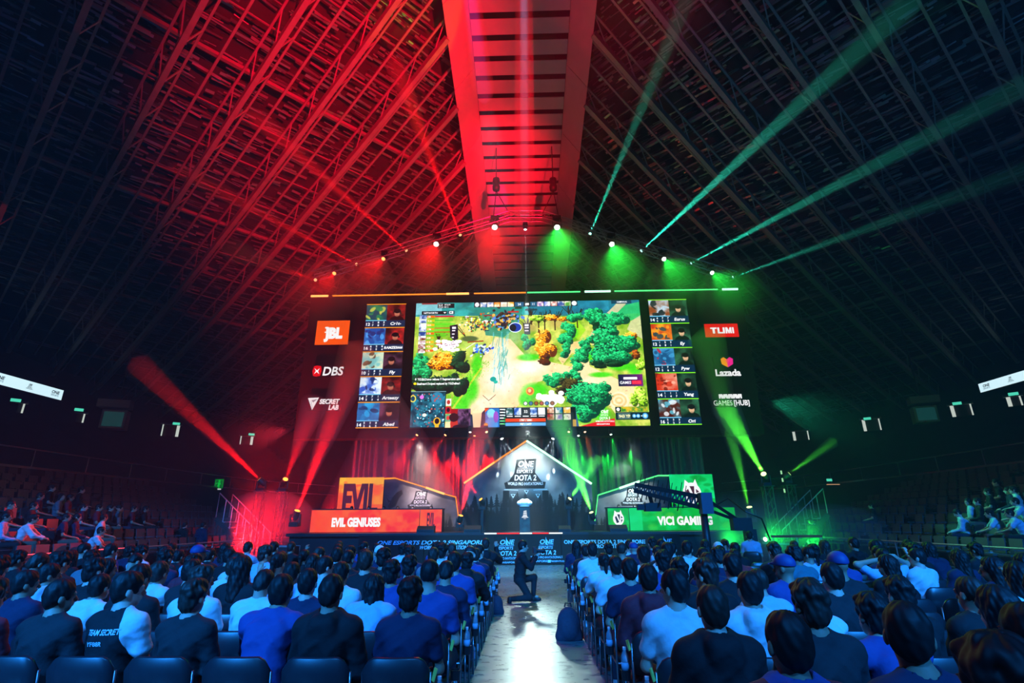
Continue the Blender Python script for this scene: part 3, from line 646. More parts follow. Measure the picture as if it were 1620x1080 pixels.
def d6(c, w, h):
    c.rect(w * .17, h * .05, w * .62, h * .34, PW)
    for k in range(9): c.rect(w * (.21 + .065 * k), h * (.05 if k % 2 else .30), w * .02, h * .09, (0, 0, 0))
    c.text('GAMES', 2, h * .90, h * .40, PW, bold=.0, maxw=w * .50); c.text('[HUB]', w * .55, h * .90, h * .40, PW, bold=.035, maxw=w * .42)
sgn('sponsor_sign', 'orange square sign with white capitals left of the screens', (500, 507, 552, 545), d1)
sgn('sponsor_sign', 'white serif capitals with red cross badge, left of the screens', (493, 577, 544, 596), d2)
sgn('sponsor_sign', 'white shield and two line lettering, lowest sign on the red side', (486, 628, 538, 649), d3)
sgn('sponsor_sign', 'red rectangular sign with white block lettering right of the screens', (1115, 512, 1168, 533), d4)
sgn('sponsor_sign', 'orange and pink heart above rounded white lettering', (1130, 563, 1171, 595), d5)
sgn('sponsor_sign', 'thin white lettering with bold bracketed word, lowest sign on the green side', (1128, 622, 1187, 643), d6)
# ---- light batten along the top of the wall
YB = 26.7
def led(col, s): return emat('led_%.1f_%.1f' % (col[0], col[1]), col, s)
LO, LG = led((1, .25, .02), 1.6), led((.10, 1, .25), 1.5); LY = led((1, .42, .10), 2.2); LW = led((.45, 1, .65), 2.2)
zB = pY(832, 463, YB).z
for nm, lab, segs in (('light_batten', 'orange light batten running along the top of the screen wall', [(493, 520, LY, .10), (527, 705, LO, .055), (706, 742, LY, .10), (750, 832, LO, .055)]),
                      ('light_batten', 'green light batten running along the top of the screen wall', [(834, 918, LG, .055), (925, 966, LW, .10), (972, 1136, LG, .055), (1143, 1168, LW, .10)])):
    xa, xb = pY(segs[0][0], 463, YB).x, pY(segs[-1][1], 463, YB).x
    rt = thing(nm, ((xa + xb) / 2, YB, zB), lab, 'light', 'light battens over the screens')
    for a, b, m_, t in segs:
        mb = MB(); xa_, xb_ = pY(a, 463, YB).x, pY(b, 463, YB).x; mb.box(((xa_ + xb_) / 2, YB - .03, zB), (xb_ - xa_, .06, t)); sub(mb, 'lit_tube', m_, rt)
    mb = MB(); mb.box(((xa + xb) / 2, YB + .12, zB), (xb - xa, .16, .14)); sub(mb, 'rail', M['black'], rt)
# ---- back curtains with folds
def curtain(x0, x1, z0, z1, Y, label):
    mb = MB(); n = int((x1 - x0) / .045); vs = []
    rg = np.random.RandomState(int(abs(x0) * 10)); ph = 0; row = []
    for i in range(n + 1):
        x = x0 + (x1 - x0) * i / n; ph += .045 * 2 * math.pi / (.42 + .18 * math.sin(x * 2.3)); row.append((x, Y + .13 * math.sin(ph) + .05 * math.sin(ph * .37 + 1)))
    for z in (z1, (z0 + z1) / 2, z0): vs += [(x, y + (.03 * math.sin(x * 9 + z)), z) for x, y in row]
    fs = [(j * (n + 1) + i, j * (n + 1) + i + 1, (j + 1) * (n + 1) + i + 1, (j + 1) * (n + 1) + i) for j in range(2) for i in range(n)]
    mb.add(vs, fs); o = mb.build('stage_curtain', M['curtain'], smooth=True); tag(o, label, 'curtain', 'pleated curtains behind the stage'); return o
curtain(-9.5, -.02, ZD, zb + .1, 28.6, 'pleated black curtain behind the stage, on the red lit side')
curtain(.02, 9.5, ZD, zb + .1, 28.6, 'pleated black curtain behind the stage, on the green lit side')
# ---- stage deck
xs0, xs1 = pY(452, 850, YS).x, pY(1176, 850, YS).x
st = thing('stage', (0, YS, 0), 'long black stage platform below the video screens', 'stage')
mb = MB(); mb.box(((xs0 + xs1) / 2, YS + 3.3, ZD - .06), (xs1 - xs0, 6.6, .12)); sub(mb, 'deck', M['stage'], st)
mb = MB(); mb.box(((xs0 + xs1) / 2, YS + 3.4, (ZD - .12) / 2), (xs1 - xs0 - .1, 6.3, ZD - .12)); sub(mb, 'skirt', M['black'], st)
LR = led((1, .05, .06), 1.3); LWW = led((.85, 1, 1), 1.4)
for a, b, m_ in ((766, 786, LWW), (786, 822, LR), (822, 842, LWW), (842, 868, LR), (868, 890, LWW)):
    mb = MB(); xa, xb = pY(a, 838, YS).x, pY(b, 838, YS).x; mb.box(((xa + xb) / 2, YS - .03, ZD - .035), (xb - xa - .02, .05, .05)); sub(mb, 'edge_light', m_, st)
# ---- printed stage front (fabric, lit by the lamps)
ua, ub, vt, vb = 566, 1078, 840, 894
kx = 4.0
def front_print():
    c = Cv(int((ub - ua) * kx), int((vb - vt) * kx), (.02, .045, .07)); q = lambda u, v: ((u - ua) * kx, (v - vt) * kx)
    LB = (.62, .86, 1)
    c.text('ONE ESPORTS DOTA 2 SINGAPORE', *q(596, 857), 7.5 * kx, LB, shear=.3, bold=.03, maxw=170 * kx)
    c.text('WORLD PRO INVITATIONAL', *q(664, 866), 7 * kx, LB, shear=.3, bold=.03, maxw=84 * kx)
    one_logo(c, *q(803, 842), 52 * kx, LB, None, True); c.text('SINGAPORE', *q(806, 892), 3.5 * kx, LB, align='c')
    one_logo(c, *q(866, 842), 50 * kx, LB, None, True); c.text('SINGAPORE', *q(853, 890), 4 * kx, LB, align='c'); c.rect(*q(868, 886), 5 * kx, 5 * kx, LB); c.text('PRESENTED', *q(883, 890), 3 * kx, LB, align='c')
    c.text('ONE ESPORTS DOTA 2 SINGAPORE', *q(894, 857), 7 * kx, LB, bold=.03, maxw=128 * kx); c.text('WORLD PRO INVITATIONAL', *q(912, 865), 7 * kx, LB, bold=.03, maxw=98 * kx)
    c.text('PARTNERS', *q(980, 876), 3 * kx, LB); c.text('OFFICIAL', *q(981, 882), 2.4 * kx, LB)
    one_logo(c, *q(1052, 842), 50 * kx, LB, None, True)
    return c
P = [(pY(ua, 866, YS - .06).x, YS - .06, ZD - .09), (pY(ub, 866, YS - .06).x, YS - .06, ZD - .09), (pY(ub, 866, YS - .06).x, YS - .06, .02), (pY(ua, 866, YS - .06).x, YS - .06, .02)]
# cut into the five banner panels that cover the stage front
fp = front_print().image('stage_front_print'); fm = img_mat('stage_front_fabric', fp, 1, False, .8)
bn = thing('stage_banner', (0, YS - .06, 0), 'dark printed fabric banner with pale event lettering along the stage front', 'banner')
cuts = [ua, 672, 786, 824, 890, 1020, ub]
for a, b in zip(cuts[:-1], cuts[1:]):
    fa, fb = (a - ua) / (ub - ua), (b - ua) / (ub - ua); x0 = P[0][0] + (P[1][0] - P[0][0]) * fa; x1 = P[0][0] + (P[1][0] - P[0][0]) * fb
    ya = -.0
    uvquad('banner_panel', [(x0 + .01, ya, ZD - .09), (x1 - .01, ya, ZD - .09), (x1 - .01, ya, .02), (x0 + .01, ya, .02)], fm, bn, polyuv=[(fa, 1), (fb, 1), (fb, 0), (fa, 0)])
# ---- printed house-shaped backdrops
def forest(c, y, col, rg, n, h):
    for i in range(n):
        x = rg.uniform(0, c.w); hh = h * rg.uniform(.4, 1); w = hh * .16
        c.poly([(x, y - hh), (x + w, c.h), (x - w, c.h)], col)
        for k in range(5): c.poly([(x, y - hh + hh * k * .16), (x + w * (.5 + k * .3), y - hh + hh * (.22 + k * .17)), (x - w * (.5 + k * .3), y - hh + hh * (.22 + k * .17))], col)
def center_print():
    k = 5; u0, v0, u1, v1 = 730, 692, 940, 840; c = Cv((u1 - u0) * k, (v1 - v0) * k, (.30, .31, .32)); rg = np.random.RandomState(4); q = lambda u, v: ((u - u0) * k, (v - v0) * k)
    c.clouds(0, 0, c.w, c.h, [(.34, .36, .37), (.48, .50, .50)], 120, rg)
    c.ell(*q(833, 740), 62 * k, 52 * k, (.90, .93, .92), .85, 1); c.ell(*q(858, 752), 34 * k, 34 * k, (.98, 1, .98), .6, 1)
    for i in range(16): c.poly([q(730 + i * 14 - 12, 812), q(737 + i * 14, 792 + rg.uniform(-6, 8)), q(750 + i * 14, 812)], (.16, .17, .18), .5)
    c.rect(*q(730, 812), c.w, 40 * k, (.05, .055, .06)); forest(c, (805 - v0) * k, (.075, .08, .085), rg, 60, 26 * k); forest(c, (822 - v0) * k, (.03, .033, .037), rg, 70, 26 * k)
    c.ell(*q(833, 806), 58 * k, 30 * k, (.04, .05, .055), .75, .7)
    one_logo(c, *q(831.5, 723), 56 * k, PW, (.05, .075, .085))
    for (uu, vv) in ((812, 786), (833, 780), (851, 786)): c.poly([q(uu - 4, vv - 3), q(uu + 4, vv - 3), q(uu, vv + 4)], (.8, .85, .85)); c.poly([q(uu - 2, vv - 2), q(uu + 2, vv - 2), q(uu, vv + 1)], (.05, .07, .08))
    for s in (-1, 1): c.line(q(832 + s * 12, 777), q(832 + s * 34, 776), 1.2 * k, (.8, .85, .85)); c.poly([q(832 + s * 26, 778), q(832 + s * 36, 778), q(832 + s * 36, 792), q(832 + s * 26, 792)], (.06, .07, .075))
    return c, (u0, v0, u1, v1)
def gable_print(mirror, tint):
    k = 6; w, h = 120, 84; c = Cv(w * k, h * k); rg = np.random.RandomState(8 + mirror)
    c.clouds(0, 0, c.w, c.h, [(.26, .25, .25), (.40, .38, .37)], 90, rg); lx = (58 if not mirror else 62) * k
    c.ell(lx, 34 * k, 34 * k, 26 * k, (.95, .93, .90), .9, 1)
    forest(c, 78 * k, (.06, .05, .05), rg, 40, 18 * k); c.rect(0, 78 * k, c.w, 10 * k, (.04, .035, .035))
    one_logo(c, lx, 19 * k, 33 * k, PW, (.04, .04, .05))
    if not mirror:   # dark rearing rider statue, generic
        D = (.08, .05, .06); c.poly([(8 * k, 46 * k), (14 * k, 32 * k), (20 * k, 24 * k), (28 * k, 20 * k), (30 * k, 26 * k), (24 * k, 34 * k), (20 * k, 46 * k), (10 * k, 50 * k)], D); c.poly([(4 * k, 30 * k), (8 * k, 40 * k), (14 * k, 38 * k), (8 * k, 36 * k)], D)
    return c
cp, (cu0, cv0, cu1, cv1) = center_print(); cim = cp.image('house_print')
YC = 26.0
def poly_panel(name, label, pts, Y, im, box, strips, thick=.3):
    """upright polygon panel; pts in picture px at plane Y, box = picture rect that the print covers"""
    Pw = [pY(u, v, Y) for u, v in pts]
    x0, x1 = pY(box[0], (box[1] + box[3]) / 2, Y).x, pY(box[2], (box[1] + box[3]) / 2, Y).x
    z1, z0 = pY((box[0] + box[2]) / 2, box[1], Y).z, pY((box[0] + box[2]) / 2, box[3], Y).z
    for p in Pw:
        if p.z < ZD + .35: p.z = ZD + .01
    uv = [((p.x - x0) / (x1 - x0), (p.z - z0) / (z1 - z0)) for p in Pw]
    lo = Vector((sum(p.x for p in Pw) / len(Pw), Y, ZD)); rt = thing(name, lo, label, 'backdrop')
    uvquad('printed_face', [p - lo for p in Pw], img_mat(name + '_fabric', im, 1, False, .85), rt, polyuv=uv)
    mb = MB(); mb.prism([p + Vector((0, .015, 0)) for p in Pw], (0, thick, 0)); sub(mb, 'frame', M['black'], rt)
    for (a, b, m_, w) in strips:
        A, B = pY(*a, Y - .05), pY(*b, Y - .05); mb = MB(); mb.bar(A, B, .09, w); sub(mb, 'edge_light', m_, rt)
    return rt
poly_panel('house_backdrop', 'grey printed house shaped backdrop in the middle of the stage', [(833, 697), (936, 765), (940, 840), (728, 840), (734, 764)], YC, cim, (cu0, cv0, cu1, cv1),
           [((833, 697), (782, 731), LO, .06), ((782, 731), (734, 764), LY, .07), ((833, 697), (936, 765), LW, .09)])
poly_panel('gable_backdrop', 'grey printed sloping gable backdrop behind the orange desk', [(607, 757), (625, 756), (721, 786), (727, 838), (607, 838)], 25.6, gable_print(False, 0).image('gable_print'), (606, 755, 728, 839),
           [((607, 757), (625, 756), LO, .06), ((625, 756), (674, 771), LO, .05), ((674, 771), (703, 781), LY, .09), ((703, 781), (721, 786), LO, .05), ((721, 786), (727, 830), LO, .03)])
poly_panel('gable_backdrop', 'grey printed sloping gable backdrop behind the green desk', [(946, 783), (1041, 752), (1060, 752), (1060, 838), (939, 838)], 25.6, gable_print(True, 0).image('gable_print'), (939, 750, 1061, 836),
           [((1060, 752), (1041, 752), LG, .06), ((1041, 752), (1012, 761), LG, .06), ((1012, 761), (980, 772), LW, .10), ((980, 772), (946, 783), LG, .06), ((946, 783), (941, 825), LG, .03)])
# ---- lit team panels and desks
def evil_panel():
    c = Cv(420, 306); rg = np.random.RandomState(2); c.clouds(0, 0, 420, 306, [(1, .30, .01), (1, .55, .03)], 90, rg)
    c.rect(0, 0, 420, 60, (1, .72, .10), .9); c.rect(0, 0, 60, 130, (1, .78, .10), .6)
    for i in range(16): c.ell(rg.uniform(0, 420), rg.normal(70, 22), rg.uniform(20, 50), rg.uniform(10, 26), (1, .66, .08) if i % 2 else (1, .42, .02), .7, .4)
    c.rect(0, 230, 420, 76, (.95, .28, .01), .7)
    c.text('EVIL', 210, 306, 252, (.26, .04, .08), bold=.05, align='c', maxw=330)
    return c
def vici_mark(c, cx, cy, k, dark=(.30, .10, .10)):
    c.ell(cx, cy, 62 * k, 66 * k, PW); c.poly([(cx - 50 * k, cy - 40 * k), (cx - 40 * k, cy - 84 * k), (cx - 14 * k, cy - 62 * k)], PW); c.poly([(cx + 14 * k, cy - 62 * k), (cx + 30 * k, cy - 88 * k), (cx + 44 * k, cy - 44 * k)], PW)
    c.poly([(cx - 12 * k, cy - 44 * k), (cx + 18 * k, cy - 44 * k), (cx + 14 * k, cy + 20 * k)], dark); c.poly([(cx - 40 * k, cy - 16 * k), (cx - 24 * k, cy - 28 * k), (cx + 6 * k, cy + 34 * k), (cx - 22 * k, cy + 44 * k)], dark)
    c.poly([(cx + 28 * k, cy - 28 * k), (cx + 50 * k, cy - 10 * k), (cx + 28 * k, cy - 4 * k)], dark); c.poly([(cx + 28 * k, cy + 8 * k), (cx + 48 * k, cy + 10 * k), (cx + 26 * k, cy + 40 * k)], dark)
def vici_panel():
    c = Cv(420, 306); rg = np.random.RandomState(6); c.clouds(0, 0, 420, 306, [(.03, .80, .36), (.08, .90, .50)], 90, rg)
    for i in range(26): c.ell(rg.uniform(190, 420), rg.uniform(20, 200), rg.uniform(20, 60), rg.uniform(14, 36), (.02, .60, .08) if i % 2 else (.10, .85, .40), .6, .5)
    c.rect(0, 210, 420, 96, (.02, .74, .10), .8); vici_mark(c, 205, 168, 1.45); return c
def desk_print(kind, w, part):
    c = Cv(w, 190); rg = np.random.RandomState(12 + part)
    if kind == 'o':
        c.clouds(0, 0, w, 190, [(1, .26, .01), (1, .36, .01)], 120, rg)
        for i in range(w // 18): c.ell(rg.uniform(w * .3, w), rg.uniform(0, 190), rg.uniform(20, 60), rg.uniform(16, 46), [(.95, .10, .02), (1, .42, .05), (.98, .16, .02)][i % 3], .6, .5)
        if part == 0: c.text('EVIL GENIUSES', w * .42, 140, 72, PW, bold=.06, align='c', maxw=w * .45)
        else: c.text('EVIL', w * .5, 146, 120, (.30, .05, .06), bold=.03, align='c', maxw=w * .36)
    else:
        c.clouds(0, 0, w, 190, [(.03, .66, .06), (.06, .74, .12)], 120, rg)
        for i in range(w // 14): c.ell(rg.uniform(0, w), rg.uniform(0, 190), rg.uniform(20, 70), rg.uniform(16, 50), [(.05, .86, .42), (.03, .62, .03), (.25, .78, .05)][i % 3], .55, .5)
        if part == 0: c.rect(0, 0, w * .12, 190, (.08, .88, .46), .8); c.text('VICI GAMING', w * .52, 142, 70, PW, bold=.05, align='c', maxw=w * .52)
        else: vici_mark(c, w * .5, 90, .85, (.10, .05, .04))
    return c
panel_thing('team_panel', 'tall orange lit panel with dark capitals behind the left desk', 'panel', rectP(535, 755, 606, 812, 25.5), evil_panel().image('team_panel'), 1.0, .2)
panel_thing('team_panel', 'tall green lit panel with white round emblem behind the right desk', 'panel', rectP(1061, 750, 1130, 806, 25.5), vici_panel().image('team_panel'), 1.0, .2)
def desk(label, parts, ztop):
    xs = [pY(u, 820, 24.0).x for u in parts[0]]
    a, b = min(xs), max(xs); rt = thing('player_desk', ((a + b) / 2, 24.0, ZD), label, 'desk'); lo = rt.location
    mb = MB(); mb.box(((a + b) / 2, 24.45, ztop + .02), (b - a, .9, .05)); sub(mb, 'desk_top', M['black'], rt)
    for x in (a + .06, b - .06): mb = MB(); mb.box((x, 24.46, (ZD + ztop) / 2), (.06, .86, ztop - ZD)); sub(mb, 'side_panel', M['black'], rt)
    for i, (u0, u1, c) in enumerate(parts[1]):
        x0, x1 = pY(u0, 820, 24.0).x, pY(u1, 820, 24.0).x
        q = [Vector(p) - lo for p in ((x0, 24.0, ztop), (x1, 24.0, ztop), (x1, 24.0, ZD + .02), (x0, 24.0, ZD + .02))]
        uvquad('front_panel', q, img_mat('desk_front', c.image('desk_front'), 1.0), rt)
        mb = MB(); mb.prism([p + Vector((0, .012, 0)) for p in q], (0, .06, 0)); mb.build('front_frame', M['black'], rt)
    # monitors and chairs belong to the desk line only as separate things
    return rt
zDesk = pY(600, 806, 24.0).z
desk('long orange lit team desk on the red side of the stage', ((492, 699), [(492, 663.5, desk_print('o', 1000, 0)), (664.5, 699, desk_print('o', 210, 1))]), zDesk)
desk('long green lit team desk on the green side of the stage', ((962, 1164), [(996, 1164, desk_print('g', 1000, 0)), (962, 995, desk_print('g', 200, 1))]), zDesk)
# ---- plinth in the centre with the bright white trophy cover
def podium_print():
    c = Cv(180, 360, (.03, .26, .40)); rg = np.random.RandomState(3); c.clouds(0, 0, 180, 360, [(.02, .20, .34), (.06, .36, .50)], 90, rg)
    c.poly([(70, 50), (120, 40), (130, 130), (160, 150), (30, 150), (60, 120)], PW, .95); c.line((60, 70), (120, 66), 6, (.1, .35, .5)); c.line((55, 100), (125, 98), 6, (.1, .35, .5)); c.text('PRO', 92, 172, 16, PW, align='c'); return c
pp = pY(830.5, 836, 23.5); pd = thing('plinth', (pp.x, 23.5, ZD), 'blue plinth with white emblem at centre stage', 'plinth'); pw, ph = .44, .98
pd_m = img_mat('plinth_print', podium_print().image('plinth_print'), .8)
uvquad('printed_front', [(-pw / 2, -.205, ph), (pw / 2, -.205, ph), (pw / 2, -.205, 0), (-pw / 2, -.205, 0)], pd_m, pd)
mb = MB(); mb.box((0, 0, ph / 2), (pw, .4, ph)); mb.box((0, 0, ph + .02), (pw + .06, .46, .05)); mb.build('body', M['dark'], pd)
wh = mat('white_gloss', (.92, .92, .92), .3, noise=.05)
tr = thing('trophy', (pp.x, 23.5, ZD + ph + .045), 'bright white shield trophy under stage light on the plinth', 'trophy'); tr.scale = (1.35, 1.2, .95)
mb = MB()
for (cx, cz, r) in ((0, .16, .17), (-.13, .15, .12), (.13, .15, .12), (-.06, .24, .1), (.07, .24, .1)):
    mb.lathe([(r * math.sin(t), cz - r * math.cos(t)) for t in np.linspace(.05, 3.09, 8)], (cx, 0, 0), 12)
mb.build('shield', wh, tr, True)
mb = MB(); mb.lathe([(.16, 0), (.15, .03), (.06, .05), (.05, .08)], n=14); mb.build('foot', wh, tr, True)
# ---- wedge monitors and small speakers on the deck
def wedge(u, v, w, h, Y, label, flip=1):
    p = pY(u, v, Y); rt = thing('stage_speaker', (p.x, Y, ZD), label, 'speaker', 'wedge speakers along the stage edge')
    mb = MB(); a = w / 2
    mb.prism([(-a, -.2, 0), (-a, .25, 0), (-a, .25, h), (-a, .05, h), (-a, -.2, h * .45)], (w, 0, 0)); mb.build('cabinet', M['dark'], rt)
    mb = MB(); mb.prism([(-a + .04, -.205, .03), (-a + .04, -.205, h * .42), (a - .04, -.205, h * .42), (a - .04, -.205, .03)], (0, -.012, 0)); mb.build('grille', M['black'], rt)
wedge(674, 838, .72, .27, 23.0, 'black wedge speaker in front of the orange desk')
wedge(748, 838, .70, .27, 23.1, 'black wedge speaker between the orange desk and the plinth')
wedge(978, 836, .72, .27, 23.0, 'black wedge speaker in front of the green desk')
wedge(893, 836, .5, .25, 23.1, 'black wedge speaker between the plinth and the green desk')
# ================================================================ LIGHTING RIG
YT = 25.0
def lens_mat(col, s): return emat('lens_%.2f_%.2f_%.2f' % col, col, s)
LZ = {}
def moving_head(name, p, target, hot, label, group, k=1.0, hang=False, strength=9.):
    p = Vector(p); d = (Vector(target) - p).normalized(); q = d.to_track_quat('Z', 'Y').to_matrix()
    rt = thing(name, p, label, 'stage light', group)
    sgn_ = 1 if hang else -1
    mb = MB(); mb.box((0, 0, sgn_ * .36 * k), (.36 * k, .30 * k, .16 * k)); mb.build('base', M['black'], rt)
    mb = MB()
    for s in (-1, 1): mb.box((s * .19 * k, 0, sgn_ * .14 * k), (.04 * k, .12 * k, .34 * k))
    mb.build('yoke', M['dark'], rt)
    mb = MB(); mb.lathe([(.09 * k, -.22 * k), (.13 * k, -.18 * k), (.14 * k, 0), (.125 * k, .14 * k), (.13 * k, .17 * k), (.115 * k, .171 * k)], n=12, rot=q); hd_ = mb.build('head', M['dark'], rt, True)
    key = (hot, strength)
    if key not in LZ: LZ[key] = emat('lamp_lens', hot, strength); LZ[key].cycles.emission_sampling = 'NONE'
    mb = MB(); mb.lathe([(.118 * k, .172 * k), (.1 * k, .18 * k), (.0, .186 * k)], n=12, rot=q); mb.build('lens', LZ[key], hd_, True)
    return p + d * (.2 * k)
HR = (1, .30, .08); HRW = (1, .85, .75); HG = (.30, 1, .40); HGW = (.75, 1, .80); HC = (.55, 1, .95); HW_ = (.85, .97, 1)
PLM = {}
def shaped_haze_mat(d):
    if d not in PLM:
        m = bpy.data.materials.new('shaped_haze'); m.use_nodes = True; nt = m.node_tree; nt.nodes.clear()
        v = nt.nodes.new('ShaderNodeVolumeScatter'); o = nt.nodes.new('ShaderNodeOutputMaterial'); v.inputs['Density'].default_value = d; v.inputs['Color'].default_value = (1, 1, 1, 1); v.inputs['Anisotropy'].default_value = 0
        nt.links.new(v.outputs[0], o.inputs['Volume']); PLM[d] = m
    return PLM[d]
def beam_haze(p, t, L, ang, dens, label='haze cone added around a lamp beam to make it visible'):
    p = Vector(p); d = (Vector(t) - p).normalized(); q = d.to_track_quat('Z', 'Y').to_matrix(); r = math.tan(R(ang / 2)) * 1.25
    mb = MB(); mb.lathe([(.02, .06), (.06 + r * L * .5, L * .5), (.06 + r * L, L), (.05, L * 1.06)], n=14, rot=q)
    o = mb.build('shaped_haze', shaped_haze_mat(dens)); o.location = p; tag(o, label, 'haze', 'haze in the lamp beams', 'stuff'); o.display_type = 'WIRE'; return o  # cone of denser haze shaped to the lamp beam, added so the shaft shows
# gable shaped truss over the stage
def truss(a, b, w=.42):
    a, b = Vector(a), Vector(b); rt = thing('lighting_truss', (a + b) / 2, TL.pop(0), 'truss', 'lighting truss over the stage')
    d = (b - a).normalized(); up = Vector((0, 0, 1)); x = Vector((0, 1, 0)); z = d.cross(x).normalized()
    for sx in (-1, 1):
        for sz in (-1, 1):
            o = x * (sx * w / 2) + z * (sz * w / 2); mb = MB(); mb.tube([a + o, b + o], .028, 6); sub(mb, 'chord', M['truss'], rt)
    L = (b - a).length; n = int(L / .5); mb = MB()
    for i in range(n):
        p0, p1 = a + d * (L * i / n), a + d * (L * (i + 1) / n)
        for sx in (-1, 1): mb.bar(p0 + x * (sx * w / 2) - z * w / 2, p1 + x * (sx * w / 2) + z * w / 2, .022); mb.bar(p1 + x * (sx * w / 2) + z * w / 2, p1 + x * (sx * w / 2) - z * w / 2, .018)
        for sz in (-1, 1): mb.bar(p0 + z * (sz * w / 2) - x * w / 2, p1 + z * (sz * w / 2) + x * w / 2, .022)
    sub(mb, 'lacing', M['truss'], rt); return rt
TL = ['sloping aluminium truss carrying the red lamps', 'short level truss piece at the peak of the lighting gable', 'sloping aluminium truss carrying the green lamps']
tl, tc0, tc1, tr_ = pY(496, 437, YT), pY(806, 342, YT), pY(858, 342, YT), pY(1162, 438, YT)
truss(tl, tc0); truss(tc0, tc1); truss(tc1, tr_)
# lamps on the truss
WASH = [(530, 431, 500, 462, 'R', .85), (608, 408, 572, 440, 'R', .9), (691, 384, 672, 425, 'R', 1.15), (783, 357, 776, 400, 'R', 1.25), (881, 357, 888, 405, 'G', 1.25), (967, 384, 985, 430, 'G', 1.15), (1049, 408, 1080, 445, 'G', .95), (1125, 430, 1160, 460, 'G', .85)]
ORD = ['lowest', 'second lowest', 'second highest', 'topmost']
for i, (u, v, tu, tv, c, k) in enumerate(WASH):
    p = pY(u, v, YT - .1); t = pY(tu, tv, YT - 2.2); rank = i if c == 'R' else 7 - i
    e = moving_head('wash_light', p, t, HRW if (c == 'R' and k > 1) else HR if c == 'R' else HGW, '%s %s wash lamp hanging on the gable truss' % (ORD[rank], 'red' if c == 'R' else 'green'), 'wash lamps on the truss', k, True, 12. if (c == 'G' or k > 1) else 4.)
    spot('truss_wash', e, t, RED if c == 'R' else GRN, (1900 if c == 'R' else 2300) * k * k * k, 50, .9, .12); beam_haze(e, t, 3.4, 50, .10)
BEAM = [(500, 443, 470, 432, 'R', 400), (566, 419, 478, 372, 'R', 1500), (645, 398, 566, 328, 'R', 2600), (729, 374, 697, 290, 'R', 3200), (932, 373, 1028, 140, 'T', 5200), (1012, 399, 1200, 225, 'T', 4600), (1090, 418, 1300, 306, 'T', 2300), (1156, 440, 1310, 384, 'T', 700)]
for i, (u, v, tu, tv, c, pw_) in enumerate(BEAM):
    p = pY(u, v, YT - .05); t = pY(tu, tv, [22, 21, 21, 21, 18, 18.5, 20, 21.5][i]); rank = i if c == 'R' else 7 - i
    e = moving_head('beam_light', p, t, (1, .45, .2) if c == 'R' else HC, '%s narrow %s beam lamp on the gable truss' % (ORD[rank], 'red' if c == 'R' else 'turquoise'), 'beam lamps on the truss', .72, False, 1.6)
    spot('truss_beam', e, t, RED if c == 'R' else TEAL, pw_ * (15 if c == 'T' else 30), 4.0 if c == 'T' else 3.0, .45, .03); beam_haze(e, t, [0,0,0,0,11.5,13.5,16,12][i] if c == 'T' else 10, 4.2 if c == 'T' else 3.2, .15)
# centre profile lamp pointing straight down, seen against the louvres
p = pY(831, 360, YT - .1); e = moving_head('profile_light', p, p - Vector((0, 0, 5)), HW_, 'white profile lamp hanging from the peak of the truss', 'profile lamps', .7, True, 5.)
spot('profile_beam', e, p - Vector((0, .3, 8)), WHT, 9000, 1.6, .3, .02); beam_haze(e, e - Vector((0, .3, 8)), 4.2, 1.6, .16)
# hoist motors with slings
for (u, lab) in ((785, 'black chain hoist with sling over the red side of the truss'), (875, 'black chain hoist with sling over the green side of the truss')):
    p = pY(u, 292, YT); rt = thing('chain_hoist', p, lab, 'hoist', 'chain hoists over the truss')
    mb = MB(); mb.lathe([(.10, -.42), (.2, -.36), (.22, -.1), (.16, .0), (.22, .1), (.2, .38), (.09, .44)], n=10); mb.build('motor', M['black'], rt, True)
    mb = MB(); mb.tube([Vector((0, 0, .44)), Vector((0, 0, 3.4))], .03, 5); mb.build('chain', M['black'], rt)
    mb = MB(); q = (tc0 if u < 830 else tc1) - p
    mb.tube([Vector((0, 0, -.42)), Vector((q.x - (.9 if u < 830 else -.9), 0, q.z - .1))], .022, 5); mb.tube([Vector((0, 0, -.42)), Vector((q.x, 0, q.z + .15))], .022, 5); mb.build('sling', M['black'], rt)
# lamps under the screen
UND = [(661, 686, 628, 722, 'R', 1.), (706, 686, 660, 738, 'R', 1.), (744, 681, 735, 760, 'W', 1.), (751, 687, 742, 765, 'R', .9), (769, 681, 786, 722, 'O', 1.05), (900, 681, 893, 730, 'O', .9), (915, 687, 922, 740, 'G', .9), (925, 681, 940, 735, 'O', .9), (966, 685, 985, 750, 'G', .9)]
names = ['first', 'second', 'third', 'fourth', 'fifth', 'sixth', 'seventh', 'eighth', 'ninth']
for i, (u, v, tu, tv, c, k) in enumerate(UND):
    p = pY(u, v, 26.9); t = pY(tu, tv + 10, 25.7)
    hot = {'R': (1, .35, .12), 'W': (1, .8, .65), 'O': (1, .55, .25), 'G': HGW}[c]
    e = moving_head('under_screen_light', p, t, hot, 'small lamp under the big screen, %s from the orange end' % names[i], 'lamps under the big screen', .55 * k, True, 5.)
    spot('under_screen_wash', e, t, {'R': RED, 'W': RED, 'O': (1, .12, .02), 'G': GRN}[c], {'R': 900, 'W': 1000, 'O': 500, 'G': 500}[c], 22 if c != 'O' else 13, .9, .05); beam_haze(e, t, 2.2, 22 if c != 'O' else 13, .32)
# curtain washes: red on one half, green on the other
for x, c, w_ in ((-6.6, RED, 260), (-4.9, RED, 420), (-3.9, RED, 800), (-3.0, RED, 1300), (-2.1, RED, 900), (2.2, GRN, 380), (3.2, GRN, 480), (4.4, GRN, 420), (5.6, GRN, 260)):
    spot('curtain_wash', (x, 28.24, 5.35), (x * 1.01, 28.62, 1.6), c, w_ * (2.4 if c == RED else 1.5), 80, 1, .06)
